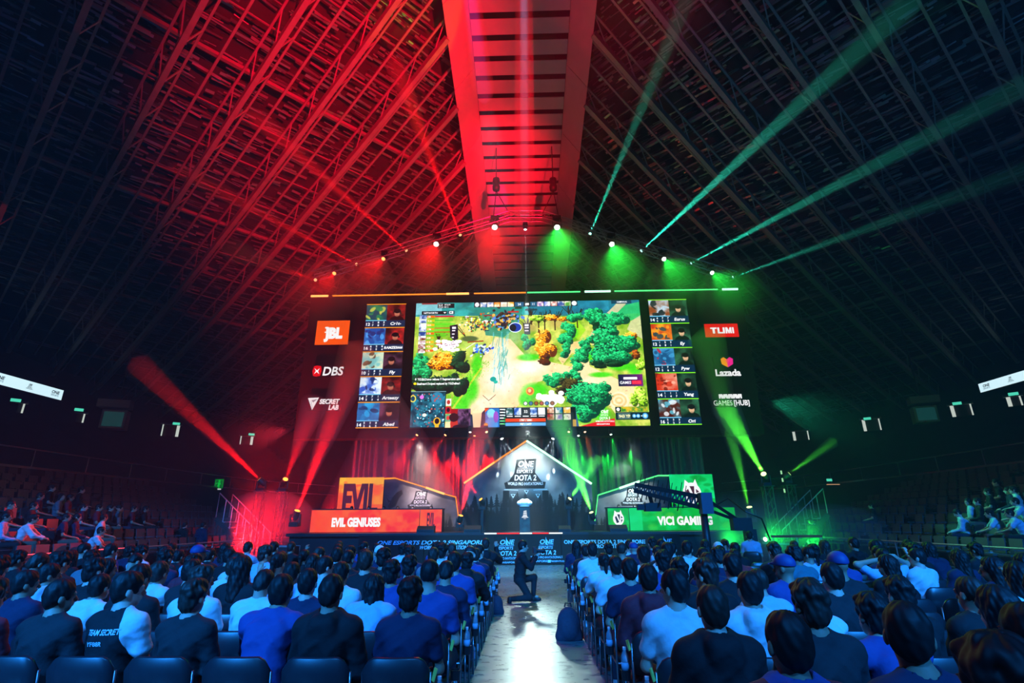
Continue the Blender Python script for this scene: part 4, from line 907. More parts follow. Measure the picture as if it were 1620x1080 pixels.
# fans of thin white beams over the middle of the stage
for (u, v, targets, lab) in ((793, 691, ((788, 745), (808, 745), (826, 738), (842, 752)), 'white fan lamp over the red side of the house backdrop'), (876, 691, ((876, 740), (868, 748), (846, 738), (832, 752)), 'white fan lamp over the green side of the house backdrop')):
    p = pY(u, v, 25.0); e = moving_head('fan_light', p, pY(832, 790, 23.9), HW_, lab, 'white lamps over the centre stage', .6, True, 10.)
    for tu, tv in targets: spot('white_fan', e, pY(tu, tv, 25.9), WHT, 3000, 4.5, .5, .02); beam_haze(e, pY(tu, tv, 25.9), 2.0, 5.0, .22)
p = pY(835, 689, 24.6); e = moving_head('fan_light', p, pY(831, 740, 25.4), HW_, 'white lamp over the very peak of the house backdrop', 'white lamps over the centre stage', .5, True, 6.)
spot('white_peak', e, pY(831, 740, 25.4), WHT, 500, 3.2, .4, .02); beam_haze(e, pY(831, 740, 25.4), 1.6, 3.2, .16)
spot('white_stage', pY(833, 470, 23.0), (0, 23.6, 1.4), WHT, 40000, 11, .6, .1)
spot('white_house', (0, 24.3, 6.2), (0, 26, 3.6), (.85, 1, .93), 1200, 66, 1, .1)
spot('gable_wash', (-5.0, 24.3, 5.2), (-4.7, 25.6, 2.6), (1, .70, .62), 1500, 70, 1, .1)
spot('gable_wash', (5.0, 24.3, 5.2), (4.7, 25.6, 2.6), (.75, 1, .88), 1500, 70, 1, .1)
# moving heads on the deck and on side towers
def tower(u, v, Y, label, blinks=None):
    p = pY(u, v, Y); h = p.z - .45; rt = thing('lighting_tower', (p.x, Y, 0), label, 'tower', 'lighting towers beside the stage')
    for sx in (-1, 1):
        for sy in (-1, 1): mb = MB(); mb.tube([(sx * .17, sy * .17, .05), (sx * .17, sy * .17, h)], .028, 6); mb.build('chord', M['dark'], rt)
    mb = MB(); n = int(h / .4)
    for i in range(n):
        z0, z1 = .05 + (h - .05) * i / n, .05 + (h - .05) * (i + 1) / n
        for (a, b) in (((-1, -1), (1, -1)), ((1, -1), (1, 1)), ((1, 1), (-1, 1)), ((-1, 1), (-1, -1))): mb.bar((a[0] * .17, a[1] * .17, z0), (b[0] * .17, b[1] * .17, z1), .022)
    mb.build('lacing', M['dark'], rt); mb = MB(); mb.box((0, 0, .025), (.8, .8, .05)); mb.box((0, 0, h + .02), (.5, .5, .04)); mb.build('plates', M['black'], rt)
    return rt
DK = [(415, 762, 205, 562, 24.0, 22.0, 'R', 5200, 8.5, 1.0, 'red beam lamp on the outer tower on the orange side', True), (450, 762, 474, 700, 24.6, 23.2, 'R', 1500, 11, 1.0, 'red beam lamp on the inner tower on the orange side', True),
      (468, 814, 532, 648, 23.6, 22.4, 'R', 7000, 10.5, 1.1, 'red beam lamp standing at the orange end of the stage', False), (728, 820, 746, 745, 24.4, 23.6, 'R', 1300, 13, .85, 'red floor lamp at the foot of the house backdrop, lower one', False),
      (763, 793, 733, 752, 25.2, 24.4, 'R', 420, 12, .8, 'red floor lamp at the foot of the house backdrop, higher one', True), (937, 815, 913, 745, 24.4, 23.6, 'G', 1300, 13, .85, 'green floor lamp at the foot of the house backdrop, lower one', False),
      (899, 792, 928, 752, 25.2, 24.4, 'G', 420, 12, .8, 'green floor lamp at the foot of the house backdrop, higher one', True), (1210, 753, 1140, 630, 24.0, 20.5, 'G', 5600, 10.5, 1.0, 'green beam lamp on the tower beside the green desk', True),
      (1187, 808, 1152, 670, 23.6, 22.4, 'G', 1700, 9, 1.0, 'green beam lamp standing at the green end of the stage', False), (1245, 752, 1330, 690, 25.0, 24.0, 'G', 500, 8, .8, 'small green lamp on the outer tower on the green side', True)]
for (u, v, tu, tv, Y, Yt, c, pw_, ang, k, lab, tw) in DK:
    p = pY(u, v, Y); t = pY(tu, tv, Yt)
    e = moving_head('beam_light', p, t, (1, .42, .06) if c == 'R' else (.75, 1, .35), lab, 'beam lamps around the stage', k, False, 2.6)
    spot('stage_beam', e, t, RED if c == 'R' else (.08, 1, .03), pw_ * (2.6 if pw_ > 1400 or abs(u - 830) > 200 else 9), ang, .35, .05); beam_haze(e, t, 4.6 if u == 1210 else 7.5 if pw_ > 1500 else 4.5 if pw_ > 600 else 2.4, ang, .20 if pw_ > 1400 else .34)
    if tw and abs(u - 830) > 200: tower(u, v, Y, {415: 'outer lattice tower under a red lamp', 450: 'inner lattice tower under a red lamp', 1210: 'inner lattice tower under a green lamp', 1245: 'outer lattice tower under a small green lamp'}[u])
    elif tw:
        rt = thing('lamp_pedestal', (p.x, Y, ZD), 'slim black pedestal under the %s floor lamp by the house backdrop' % ('red' if c == 'R' else 'green'), 'pedestal'); hh = p.z - .44 * k - ZD
        mb = MB(); mb.box((0, 0, hh / 2), (.12, .12, hh)); mb.build('post', M['black'], rt); mb = MB(); mb.box((0, 0, .02), (.36, .36, .04)); mb.build('foot', M['black'], rt)
# low red glow from floor lamps at the orange end, green at the other
spot('red_floor_glow', (-12.6, 23.8, .5), (-11.4, 25.5, 2.6), RED, 15000, 120, 1, .2)
spot('green_floor_glow', (11.2, 22.0, .7), (11.6, 24.5, 2.2), GRN, 900, 120, 1, .2)
spot('red_floor_glow', (-9.6, 21.6, .25), (-9.0, 23.5, 1.2), RED, 2600, 130, 1, .2)
for (u, v, lab) in ((1209, 853, 'bright green floor lamp shining at the crowd beside the stage'), (1144, 855, 'small green floor lamp behind the crane column')):
    p = pY(u, v, 20.5); moving_head('floor_lamp', p, (p.x * .9, 0, 2.5), HGW, lab, 'green floor lamps', .6 if u > 1200 else .35, False, 12.); spot('floor_lamp_beam', p + Vector((0, -.25, 0)), (p.x * .9, 0, 4), GRN, 500, 70, 1, .05); beam_haze(p, (p.x * .9, 0, 4), 1.6, 70, .25)
mb = MB(); mb.lathe([(2.1 * math.sin(a), 1.5 - 1.5 * math.cos(a)) for a in np.linspace(.03, 3.11, 10)], n=16); fb = mb.build('shaped_haze', shaped_haze_mat(.08)); fb.location = (-11.2, 23.3, .05); tag(fb, 'low red lit fog bank at the orange end of the stage', 'haze', kind='stuff')
mb = MB(); mb.lathe([(2.0 * math.sin(a), 1.1 - 1.1 * math.cos(a)) for a in np.linspace(.03, 3.11, 10)], n=16); fb = mb.build('shaped_haze', shaped_haze_mat(.05)); fb.location = (11.6, 21.4, .05); tag(fb, 'low green lit fog bank beside the green end of the stage', 'haze', kind='stuff')
beam_haze((.15, 2, 15.5), (.1, 30, 18.2), 26, 2.2, .12); beam_haze((-1.7, 2, 16), (-1.6, 24, 20.6), 16, 2.6, .10)
spot('red_back_glow', (-10.5, 26.6, 1.6), (-5.5, 27.0, 4.5), RED, 1300, 70, 1, .1); beam_haze((-10.5, 26.6, 1.6), (-5.5, 27.0, 4.5), 6.5, 60, .05)
# haze hangs thickest around the stage
mb = MB(); mb.box((0, 25.0, 10.6), (46, 8.4, 21.0))
hz = mb.build('haze', None); hz.name = 'stage_haze'
m = bpy.data.materials.new('thick_haze'); m.use_nodes = True; nt = m.node_tree; nt.nodes.clear()
v_ = nt.nodes.new('ShaderNodeVolumeScatter'); o_ = nt.nodes.new('ShaderNodeOutputMaterial'); v_.inputs['Density'].default_value = .006; v_.inputs['Color'].default_value = (1, 1, 1, 1); v_.inputs['Anisotropy'].default_value = .1
nt.links.new(v_.outputs[0], o_.inputs['Volume']); hz.data.materials.append(m); tag(hz, 'bank of thicker haze hanging around the stage lamps', 'haze', kind='stuff'); hz.display_type = 'WIRE'
# ================================================================ PEOPLE
def cap(a, b, ra, rb, k=.03): return ('c', np.array(a, float), np.array(b, float), ra, rb, k)
def ell(c, r, k=.03, M3=None): return ('e', np.array(c, float), np.array(r, float), M3, 0, k)
def cut(p): return ('-',) + p
def field(prims, vox, lo, hi):
    n = np.ceil((np.array(hi) - np.array(lo)) / vox).astype(int) + 1
    D = np.full(n, 1.0, np.float32); lo = np.array(lo, float)
    ax = [lo[i] + vox * np.arange(n[i]) for i in range(3)]
    for p in prims:
        neg = p[0] == '-'
        if neg: p = p[1:]
        k = p[5]
        if p[0] == 'c':
            mn = np.minimum(p[1] - p[3], p[2] - p[4]); mx = np.maximum(p[1] + p[3], p[2] + p[4])
        else:
            R_ = max(p[2]) if p[3] is not None else p[2]; mn = p[1] - R_; mx = p[1] + R_
        i0 = np.clip(np.floor((mn - k - 3 * vox - lo) / vox).astype(int), 0, n - 1); i1 = np.clip(np.ceil((mx + k + 3 * vox - lo) / vox).astype(int) + 1, 1, n)
        if (i1 <= i0).any(): continue
        X, Y, Z = np.meshgrid(ax[0][i0[0]:i1[0]], ax[1][i0[1]:i1[1]], ax[2][i0[2]:i1[2]], indexing='ij')
        if p[0] == 'c':
            a, b = p[1], p[2]; d = b - a; L2 = max(d @ d, 1e-9)
            t = np.clip(((X - a[0]) * d[0] + (Y - a[1]) * d[1] + (Z - a[2]) * d[2]) / L2, 0, 1)
            dist = np.sqrt((X - a[0] - t * d[0]) ** 2 + (Y - a[1] - t * d[1]) ** 2 + (Z - a[2] - t * d[2]) ** 2) - (p[3] + (p[4] - p[3]) * t)
        else:
            x, y, z = X - p[1][0], Y - p[1][1], Z - p[1][2]
            if p[3] is not None:
                m = np.array(p[3]); x, y, z = (m[0, 0] * x + m[1, 0] * y + m[2, 0] * z, m[0, 1] * x + m[1, 1] * y + m[2, 1] * z, m[0, 2] * x + m[1, 2] * y + m[2, 2] * z)
            r = p[2]; k0 = np.sqrt((x / r[0]) ** 2 + (y / r[1]) ** 2 + (z / r[2]) ** 2); k1 = np.sqrt((x / r[0] ** 2) ** 2 + (y / r[1] ** 2) ** 2 + (z / r[2] ** 2) ** 2) + 1e-9
            dist = k0 * (k0 - 1) / k1
        s = D[i0[0]:i1[0], i0[1]:i1[1], i0[2]:i1[2]]
        if neg:
            h = np.maximum(k - np.abs(s + dist), 0) / k; s[:] = np.maximum(s, -dist) + h * h * k * .25
        else:
            h = np.maximum(k - np.abs(s - dist), 0) / k; s[:] = np.minimum(s, dist) - h * h * k * .25
    return D, lo, ax
def surface(D, lo, vox):
    s = D < 0; n = np.array(D.shape)
    c = [s[i:n[0] - 1 + i, j:n[1] - 1 + j, k:n[2] - 1 + k] for i in (0, 1) for j in (0, 1) for k in (0, 1)]
    allc = np.logical_and.reduce(c); anyc = np.logical_or.reduce(c); mixed = anyc & ~allc
    ii = np.argwhere(mixed); idx = np.full(n - 1, -1, int); idx[mixed] = np.arange(len(ii))
    acc = np.zeros((len(ii), 3)); cnt = np.zeros(len(ii))
    corners = np.array([(i, j, k) for i in (0, 1) for j in (0, 1) for k in (0, 1)])
    for a in range(8):
        for b in range(a + 1, 8):
            if np.abs(corners[a] - corners[b]).sum() != 1: continue
            pa, pb = ii + corners[a], ii + corners[b]; da = D[pa[:, 0], pa[:, 1], pa[:, 2]]; db = D[pb[:, 0], pb[:, 1], pb[:, 2]]
            m = (da < 0) != (db < 0); t = da[m] / (da[m] - db[m]); acc[m] += pa[m] + (pb[m] - pa[m]) * t[:, None]; cnt[m] += 1
    V = lo + vox * (acc / cnt[:, None]); Fs = []
    for ax in range(3):
        o = [1 if a == ax else 0 for a in range(3)]
        s0 = s[:n[0] - o[0], :n[1] - o[1], :n[2] - o[2]]; s1 = s[o[0]:, o[1]:, o[2]:]; e = np.argwhere(s0 != s1)
        b, c_ = [(1, 2), (2, 0), (0, 1)][ax]
        e = e[(e[:, b] > 0) & (e[:, c_] > 0) & (e[:, b] < n[b] - 1) & (e[:, c_] < n[c_] - 1)]
        ub_ = np.zeros(3, int); ub_[b] = 1; uc = np.zeros(3, int); uc[c_] = 1
        q = [e - ub_ - uc, e - uc, e, e - ub_]; Q = np.stack([idx[t[:, 0], t[:, 1], t[:, 2]] for t in q], 1)
        fl = ~s0[e[:, 0], e[:, 1], e[:, 2]]; Q[fl] = Q[fl][:, ::-1]; Fs.append(Q)
    return V, np.concatenate(Fs)
def sdf_mesh(name, prims, vox, lo, hi, disp=None):
    D, l, ax = field(prims, vox, lo, hi)
    if disp is not None:
        X, Y, Z = np.meshgrid(*ax, indexing='ij'); D = D + disp(X, Y, Z, D)
    V, Q = surface(D, l, vox)
    # light smoothing
    e = np.concatenate([Q[:, [0, 1]], Q[:, [1, 2]], Q[:, [2, 3]], Q[:, [3, 0]]])
    for _ in range(2):
        acc = np.zeros_like(V); cn = np.zeros(len(V))
        np.add.at(acc, e[:, 0], V[e[:, 1]]); np.add.at(cn, e[:, 0], 1); np.add.at(acc, e[:, 1], V[e[:, 0]]); np.add.at(cn, e[:, 1], 1)
        V = V * .6 + .4 * acc / np.maximum(cn, 1)[:, None]
    me = bpy.data.meshes.new(name); me.vertices.add(len(V)); me.vertices.foreach_set('co', V.ravel())
    me.loops.add(Q.size); me.loops.foreach_set('vertex_index', Q.ravel()); me.polygons.add(len(Q))
    me.polygons.foreach_set('loop_start', np.arange(0, Q.size, 4)); me.polygons.foreach_set('loop_total', np.full(len(Q), 4))
    me.update(calc_edges=True); me.validate(); me.polygons.foreach_set('use_smooth', [True] * len(me.polygons))
    me.materials.append(None); return me
def rotx(a): return np.array([[1, 0, 0], [0, math.cos(a), -math.sin(a)], [0, math.sin(a), math.cos(a)]])
def rotz(a): return np.array([[math.cos(a), -math.sin(a), 0], [math.sin(a), math.cos(a), 0], [0, 0, 1]])
def roty(a): return np.array([[math.cos(a), 0, math.sin(a)], [0, 1, 0], [-math.sin(a), 0, math.cos(a)]])
def head_prims(T):
    f = lambda c: T(c); Mh = T.M; E = lambda c, r, k=.02: ell(f(c), r, k, Mh)
    return [E((0, -.012, .028), (.076, .096, .098)), E((0, .022, -.05), (.058, .068, .072)), E((0, .058, -.095), (.028, .026, .022)), cap(f((0, .092, .0)), f((0, .112, -.034)), .010, .015, .014),
            E((-.080, -.012, -.012), (.012, .022, .034), .01), E((.080, -.012, -.012), (.012, .022, .034), .01), cap(f((-.042, .084, .022)), f((.042, .084, .022)), .012, .012, .015),
            cut(E((-.032, .098, .002), (.016, .014, .011), .008)), cut(E((.032, .098, .002), (.016, .014, .011), .008)), E((-.032, .080, .002), (.013, .013, .012), .004), E((.032, .080, .002), (.013, .013, .012), .004),
            cap(f((-.020, .090, -.058)), f((.020, .090, -.058)), .008, .008, .008), cap(f((-.017, .088, -.068)), f((.017, .088, -.068)), .009, .009, .008)]
def hand_prims(w, d, side, curl=.5, palm_up=(0, 0, 1)):
    """palm, four unequal bent fingers and a thumb from the side of the palm"""
    d = np.array(d, float); d /= np.linalg.norm(d); u = np.array(palm_up, float); u -= d * (u @ d); u /= np.linalg.norm(u) + 1e-9; r = np.cross(d, u) * side
    P = []; w = np.array(w, float); pc = w + d * .05
    P.append(cap(w, w + d * .03, .026, .03, .02)); P.append(cap(pc - r * .022, pc + r * .022 + d * .01, .020, .020, .015)); P.append(cap(pc + d * .03 - r * .026, pc + d * .03 + r * .026, .016, .016, .012))
    for i, L in enumerate((.070, .078, .072, .056)):
        b = w + d * .085 + r * (.030 - .020 * i); m = b + (d * math.cos(curl) - u * math.sin(curl)) * L * .5; e = m + (d * math.cos(curl * 2.2) - u * math.sin(curl * 2.2)) * L * .5
        P += [cap(b - d * .02, m, .0095, .009, .006), cap(m, e, .009, .0075, .004)]
    b = w + d * .03 + r * .03; m = b + (d * .6 + r * .75 - u * .1) * .036; e = m + (d * .85 + r * .25 - u * .35) * .03
    P += [cap(b, m, .013, .011, .012), cap(m, e, .011, .009, .006)]; return P
class HT:
    def __init__(s, c, Mx): s.c = np.array(c, float); s.M = Mx
    def __call__(s, p): return s.c + s.M @ np.array(p, float)
VOX = .0105
def build_pose(lean=.05, hy=0., hp=0., hr=0., arms=None, legs='sit', slouch=0., belly=1., pel=(0, 0, .53)):
    P = np.array(pel, float); dl = rotx(-lean); up = dl @ np.array((0, 0, 1.)); fw = dl @ np.array((0, 1., 0))
    S0 = P + up * .455 + fw * slouch; N = P + up * .525 + fw * (slouch * 1.3)
    hm = rotz(hy) @ rotx(-hp) @ roty(hr); HC = N + (up * .6 + np.array((0, 0, .4))) * .155 + fw * .02; T = HT(HC, hm)
    sh = [S0 + np.array((s * .178, 0, 0)) for s in (-1, 1)]
    def torso(g, k=.05):
        return [ell(P + up * .02, (.165 * belly + g, .115 + g, .12 + g), k, dl), ell(P + up * .17 + fw * slouch * .3, (.150 * belly + g, .112 * belly + g, .17 + g), k, dl), ell(P + up * .34 + fw * (slouch * .6 + .0), (.158 + g, .110 + g, .165 + g), k, dl),
                cap(sh[0] + np.array((.03, 0, 0)), sh[1] - np.array((.03, 0, 0)), .054 + g, .054 + g, k), ell(P + up * .36 - fw * .055 + np.array((-.07, 0, 0)), (.07 + g, .05 + g, .09 + g), .05, dl), ell(P + up * .36 - fw * .055 + np.array((.07, 0, 0)), (.07 + g, .05 + g, .09 + g), .05, dl),
                cap(N + up * .01, sh[0], .05 + g, .045 + g, .05), cap(N + up * .01, sh[1], .05 + g, .045 + g, .05)]
    arms = arms or {}
    A = []
    for i, s in enumerate((-1, 1)):
        e, w, hd, curl, pu = arms.get(s, ((s * .055, .07, -.275), (-s * .09, .33, -.36), (-s * .35, 1, -.15), .6, (0, 0, 1)))
        E_ = sh[i] + np.array(e); W_ = sh[i] + np.array(w); A.append((sh[i], E_, W_, np.array(hd, float), curl, pu, s))
    if legs == 'sit':
        LG = [(P + np.array((s * .09, .02, -.02)), P + np.array((s * .125, .43, -.01)), P + np.array((s * .125, .40, -.43)), (0, 1, 0)) for s in (-1, 1)]
    elif legs == 'stand':
        LG = [(P + np.array((s * .085, 0, -.04)), P + np.array((s * .10, .02, -.46)), P + np.array((s * .105, -.01, -.86)), (s * .2, 1, 0)) for s in (-1, 1)]
    else:    # kneel: one knee down, the other foot planted
        LG = [(P + np.array((-.09, 0, -.03)), P + np.array((-.13, .36, .02)), P + np.array((-.13, .33, -.38)), (0, 1, 0)), (P + np.array((.09, 0, -.03)), P + np.array((.14, .20, -.36)), P + np.array((.13, -.24, -.38)), (0, -.2, -1))]
    body = torso(-.004) + [cap(N - up * .03, HC - hm @ np.array((0, .02, .06)), .058, .054, .03)] + head_prims(T)
    for (h, kn, an, toe) in LG: body += [cap(h, kn, .078, .055, .05), cap(kn, an, .052, .036, .03), cap(an, an + np.array(toe) * .10, .036, .03, .03)]
    for (S_, E_, W_, hd, curl, pu, s) in A: body += [cap(S_, E_, .046, .038, .05), cap(E_, W_, .037, .026, .03)] + hand_prims(W_, hd, s, curl, pu)
    allp = np.array([p for a in A for p in a[1:3]] + [HC, P] + [q for l in LG for q in l[:3]]); lo, hi = allp.min(0) - .24, allp.max(0) + .24
    lo[0] = min(lo[0], -.34); hi[0] = max(hi[0], .34)
    out = dict(body=sdf_mesh('body', body, VOX, lo, hi))
    def fold(X, Y, Z, D):
        w = np.clip(1.15 - (Z - P[2]) * 1.5, .32, 1)
        a = np.sin(62 * (Z * .85 + np.abs(X) * .55) + 3.5 * np.sin(11 * X + 5 * Y)); b = np.sin(47 * (Z * .5 - X * .8) + 3 * np.sin(13 * Z))
        return -w * (.0105 * np.maximum(a, .1) ** 1.5 + .0090 * np.maximum(b, .15) ** 1.5)
    neck = [cut(cap(N + up * .045 - fw * .005, N + up * .30, .066, .075, .01)), cut(ell(P - up * .16, (.4, .4, .10), .01))]
    for nm, t, gs in (('tee', .62, .018), ('long', 1.9, .018), ('hoodie', 1.9, .028)):
        pr = torso(.010 if nm != 'hoodie' else .020)
        for (S_, E_, W_, *_) in A:
            pr.append(cap(S_, S_ + (E_ - S_) * min(t, 1), .046 + gs, .040 + gs, .05))
            if t > 1: pr.append(cap(E_, E_ + (W_ - E_) * (t - 1), .036 + gs, .026 + gs * .8, .04))
        if nm == 'hoodie':
            for a in np.linspace(-2.4, 2.4, 9): pass
            pr += [cap(N + np.array((s * .075, .03, .02)), N - fw * .085 + np.array((s * .05, 0, -.005)), .030, .040, .03) for s in (-1, 1)] + [cap(N - fw * .10 + np.array((-.05, 0, -.01)), N - fw * .10 + np.array((.05, 0, -.01)), .045, .045, .04), ell(N - fw * .125 - up * .06, (.085, .035, .075), .04, dl)]
        out[nm] = sdf_mesh(nm, pr + neck, .013, lo, hi, fold)
    tr = [ell(P + up * .0, (.178 * belly, .128, .125), .05, dl)]
    for (h, kn, an, toe) in LG: tr += [cap(h, kn, .092, .070, .05), cap(kn, kn + (an - kn) * .92, .068, .052, .03)]
    out['trousers'] = sdf_mesh('trousers', tr + [cut(ell(P + up * .19, (.4, .4, .10), .01))], .016, lo, hi)
    shp = []
    for (h, kn, an, toe) in LG: t_ = np.array(toe, float); shp += [cap(an - np.array((0, 0, .045)) - t_ * .05, an + t_ * .15 - np.array((0, 0, .05)), .042, .036, .03), cap(an + np.array((0, 0, .01)), an - np.array((0, 0, .04)), .046, .048, .03)]
    out['shoes'] = sdf_mesh('shoes', shp, .013, lo - .05, hi + .05)
    Mx = Matrix([[*hm[0], HC[0]], [*hm[1], HC[1]], [*hm[2], HC[2]], [0, 0, 0, 1]]); out['head'] = Mx; out['N'] = N; out['P'] = P
    return out
def lap(s): return ((s * .055, .07, -.275), (-s * .09, .33, -.36), (-s * .35, 1, -.15), .6, (0, 0, 1))
POSES = dict(
    upright=build_pose(.0),
    slouch=build_pose(-.14, hp=.16, slouch=.03),
    lean=build_pose(.36, hp=-.05, slouch=.02, arms={s: ((s * .07, .20, -.22), (-s * .08, .40, -.30), (-s * .3, 1, -.1), .7, (0, 0, 1)) for s in (-1, 1)}),
    turn_in=build_pose(.04, hy=-.55, hr=.06),
    turn_out=build_pose(.02, hy=.6, hr=-.05, belly=1.1),
    bowed=build_pose(.20, hp=.50, slouch=.03, belly=1.05),
    phone=build_pose(.03, hp=.02, arms={1: ((.11, .20, -.10), (.02, .30, .16), (0, .15, 1), .55, (0, -1, 0)), -1: lap(-1)}),
    behind=build_pose(-.05, hp=-.04, arms={s: ((s * .21, .06, .15), (-s * .10, -.13, .24), (-s * 1, -.1, .15), .35, (0, 1, 0)) for s in (-1, 1)}),
    stand=build_pose(.02, hy=.1, legs='stand', pel=(0, 0, .93), arms={s: ((s * .06, .0, -.28), (s * .05, .08, -.52), (0, .15, -1), .5, (0, 1, 0)) for s in (-1, 1)}),
    kneel=build_pose(.12, hp=.05, legs='kneel', pel=(0, 0, .46), arms={s: ((s * .05, .17, -.20), (-s * .10, .33, .02), (-s * .25, .6, .6), .8, (0, 0, 1)) for s in (-1, 1)}),
)
# hair, in head space
def strands(a, f):
    return lambda X, Y, Z, D: a * (np.sin(f * np.arctan2(X, Y + .02) * 7 + 30 * Z) + .7 * np.sin(f * np.arctan2(X, Y + .02) * 12 - 55 * Z + 2)) + 1.3 * a * np.sin(47 * X + 2.2 * np.sin(39 * Z)) * np.sin(52 * Y + 1.7) * np.sin(41 * Z + 30 * X)
HB = ((-.16, -.17, -.42), (.16, .17, .17))
def hairmesh(nm, prims, disp, vox=.0062, lo=HB[0], hi=HB[1]): return sdf_mesh(nm, prims, vox, lo, hi, disp)
face = [cut(ell((0, .105, -.035), (.085, .075, .085), .012)), cut(ell((0, .06, -.14), (.12, .13, .06), .012))]
_r = np.random.RandomState(17); MD = [v / np.linalg.norm(v) for v in _r.normal(size=(60, 3)) if v[2] / np.linalg.norm(v) > -.15 and not (v[1] / np.linalg.norm(v) > .75 and v[2] < .35)][:26]
HAIR = dict(
    short=hairmesh('hair', [ell((0, -.016, .036), (.086, .106, .102)), ell((0, -.06, -.02), (.070, .050, .07), .03)] + face + [cut(ell((-.09, .0, -.045), (.022, .035, .05), .01)), cut(ell((.09, .0, -.045), (.022, .035, .05), .01))], strands(.0022, 1.)),
    fade=hairmesh('hair', [ell((0, -.012, .046), (.080, .102, .094)), ell((0, -.062, .0), (.066, .040, .05), .02)] + face + [cut(ell((0, 0, -.085), (.2, .2, .055), .01))], strands(.0014, 1.4)),
    messy=hairmesh('hair', [ell((0, -.014, .038), (.086, .104, .100)), ell((0, -.064, -.03), (.072, .048, .07), .03)] + [ell((.070 * q[0], -.012 + .088 * q[1], .040 + .085 * q[2]), (.030, .032, .026), .022) for q in MD] + face, strands(.0030, 1.2)),
    long=hairmesh('hair', [ell((0, -.018, .036), (.090, .108, .104)), cap((0, -.055, 0), (0, -.085, -.27), .080, .075, .05), cap((-.06, -.03, -.02), (-.085, -.045, -.24), .040, .045, .04), cap((.06, -.03, -.02), (.085, -.045, -.24), .040, .045, .04)] + [cut(ell((0, .105, -.06), (.080, .080, .15), .012)), cut(ell((0, -.02, -.17), (.052, .05, .10), .01))], strands(.0030, 1.6)),
    tied=hairmesh('hair', [ell((0, -.016, .034), (.083, .104, .100)), ell((0, -.125, .03), (.036, .036, .036), .02), cap((0, -.13, .02), (0, -.135, -.14), .032, .018, .02)] + face, strands(.0020, 1.5)),
    cap=hairmesh('cap', [ell((0, -.012, .044), (.090, .110, .098)), cap((-.04, .09, .045), (.04, .09, .045), .012, .012, .01), cap((-.035, .14, .038), (.035, .14, .038), .009, .009, .03), cap((-.03, .11, .044), (.03, .11, .044), .012, .012, .02)] + [cut(ell((0, 0, -.10), (.25, .25, .135), .005))], None),
)
SKIN = [mat('skin_%d' % i, c, .55, noise=.08, nscale=30) for i, c in enumerate([(.55, .34, .24), (.46, .28, .19), (.62, .42, .32), (.34, .20, .13)])]
HAIRM = [mat('dark_hair', (.006, .0055, .0055), .6, noise=.4, nscale=60, spec=.35), mat('brown_hair', (.022, .011, .007), .6, noise=.4, nscale=60)]
CL = {'white': (.62, .65, .68), 'pale blue': (.36, .50, .70), 'grey': (.16, .17, .19), 'navy': (.007, .014, .050), 'black': (.0045, .0045, .006), 'blue': (.03, .055, .22), 'red': (.42, .02, .035), 'maroon': (.16, .015, .03), 'charcoal': (.012, .013, .016), 'teal': (.03, .16, .20)}
CLM = {k: mat('%s_cloth' % k.replace(' ', '_'), v, .85, noise=.10, nscale=40, bump=.15) for k, v in CL.items()}
CAPM = {'white': mat('white_cap', (.7, .72, .75), .7, noise=.1), 'blue': mat('blue_cap', (.02, .05, .2), .6, noise=.1), 'black': mat('black_cap', (.012, .012, .014), .6, noise=.1)}
JEAN = [mat('dark_denim', (.02, .028, .05), .85, noise=.2), mat('black_trousers', (.011, .011, .012), .85, noise=.2), mat('khaki_trousers', (.12, .10, .07), .85, noise=.2)]
SHOE = [mat('white_trainers', (.55, .55, .56), .6, noise=.1), mat('black_shoes', (.015, .015, .016), .5, noise=.1)]
def put(me, name, m, parent, mx=None):
    o = bpy.data.objects.new(name, me); link(o, parent); o.material_slots[0].link = 'OBJECT'; o.material_slots[0].material = m
    if mx is not None: o.matrix_local = mx
    return o
HAIRW = {'short': 'short dark hair', 'fade': 'cropped hair', 'messy': 'tousled hair', 'long': 'long dark hair', 'tied': 'tied back hair', 'cap': 'cap'}
PEOPLE = []
def person(loc, rz, pose, top, colour, hair, label, group=None, sc=1., skin=None, hairc=0, capc='white', rg=random, trs=None):
    p = POSES[pose]; sk = SKIN[rg.randrange(4)] if skin is None else SKIN[skin]
    o = put(p['body'], 'person', sk, None); o.location = loc; o.rotation_euler = (0, 0, rz); o.scale = (sc, sc, sc); tag(o, label, 'person', group)
    s_ = put(p[top], {'tee': 'shirt', 'long': 'jacket', 'hoodie': 'hoodie'}[top], CLM[colour], o)
    put(p['trousers'], 'trousers', JEAN[rg.randrange(3)] if trs is None else JEAN[trs], o); put(p['shoes'], 'shoes', SHOE[rg.randrange(2)], o)
    if hair: put(HAIR[hair], 'cap' if hair == 'cap' else 'hair', CAPM[capc] if hair == 'cap' else HAIRM[hairc], o, p['head'])
    PEOPLE.append(o); return o
# ================================================================ SEATING AND AUDIENCE
CH = dict(pad=mat('chair_fabric', (.022, .023, .027), .75, noise=.25, nscale=60, bump=.1), shell=mat('chair_shell', (.02, .021, .026), .35, noise=.15), leg=mat('chair_frame', (.30, .31, .33), .3, .8, noise=.1))
def back_mesh():
    mb = MB(); n = 12; w = .225; vs = []
    for i in range(n + 1):
        x = -w + 2 * w * i / n; t = abs(x) / w; zt_ = .845 - .075 * max(0, (t - .62) / .38) ** 2.2; zl = .50 + .03 * t * t; y = -.235 + .55 * x * x
        for (yy, z) in ((y + .02, zl), (y - .045, zt_ - .012), (y - .062, zt_), (y - .078, zt_ - .012), (y - .015, zl)): vs.append((x, yy, z))
    fs = []
    for i in range(n):
        for j in range(5): a = i * 5 + j; b = i * 5 + (j + 1) % 5; fs.append((a, b, b + 5, a + 5))
    fs += [tuple(range(5)), tuple(n * 5 + j for j in range(5))[::-1]]
    return mb.add(vs, fs)
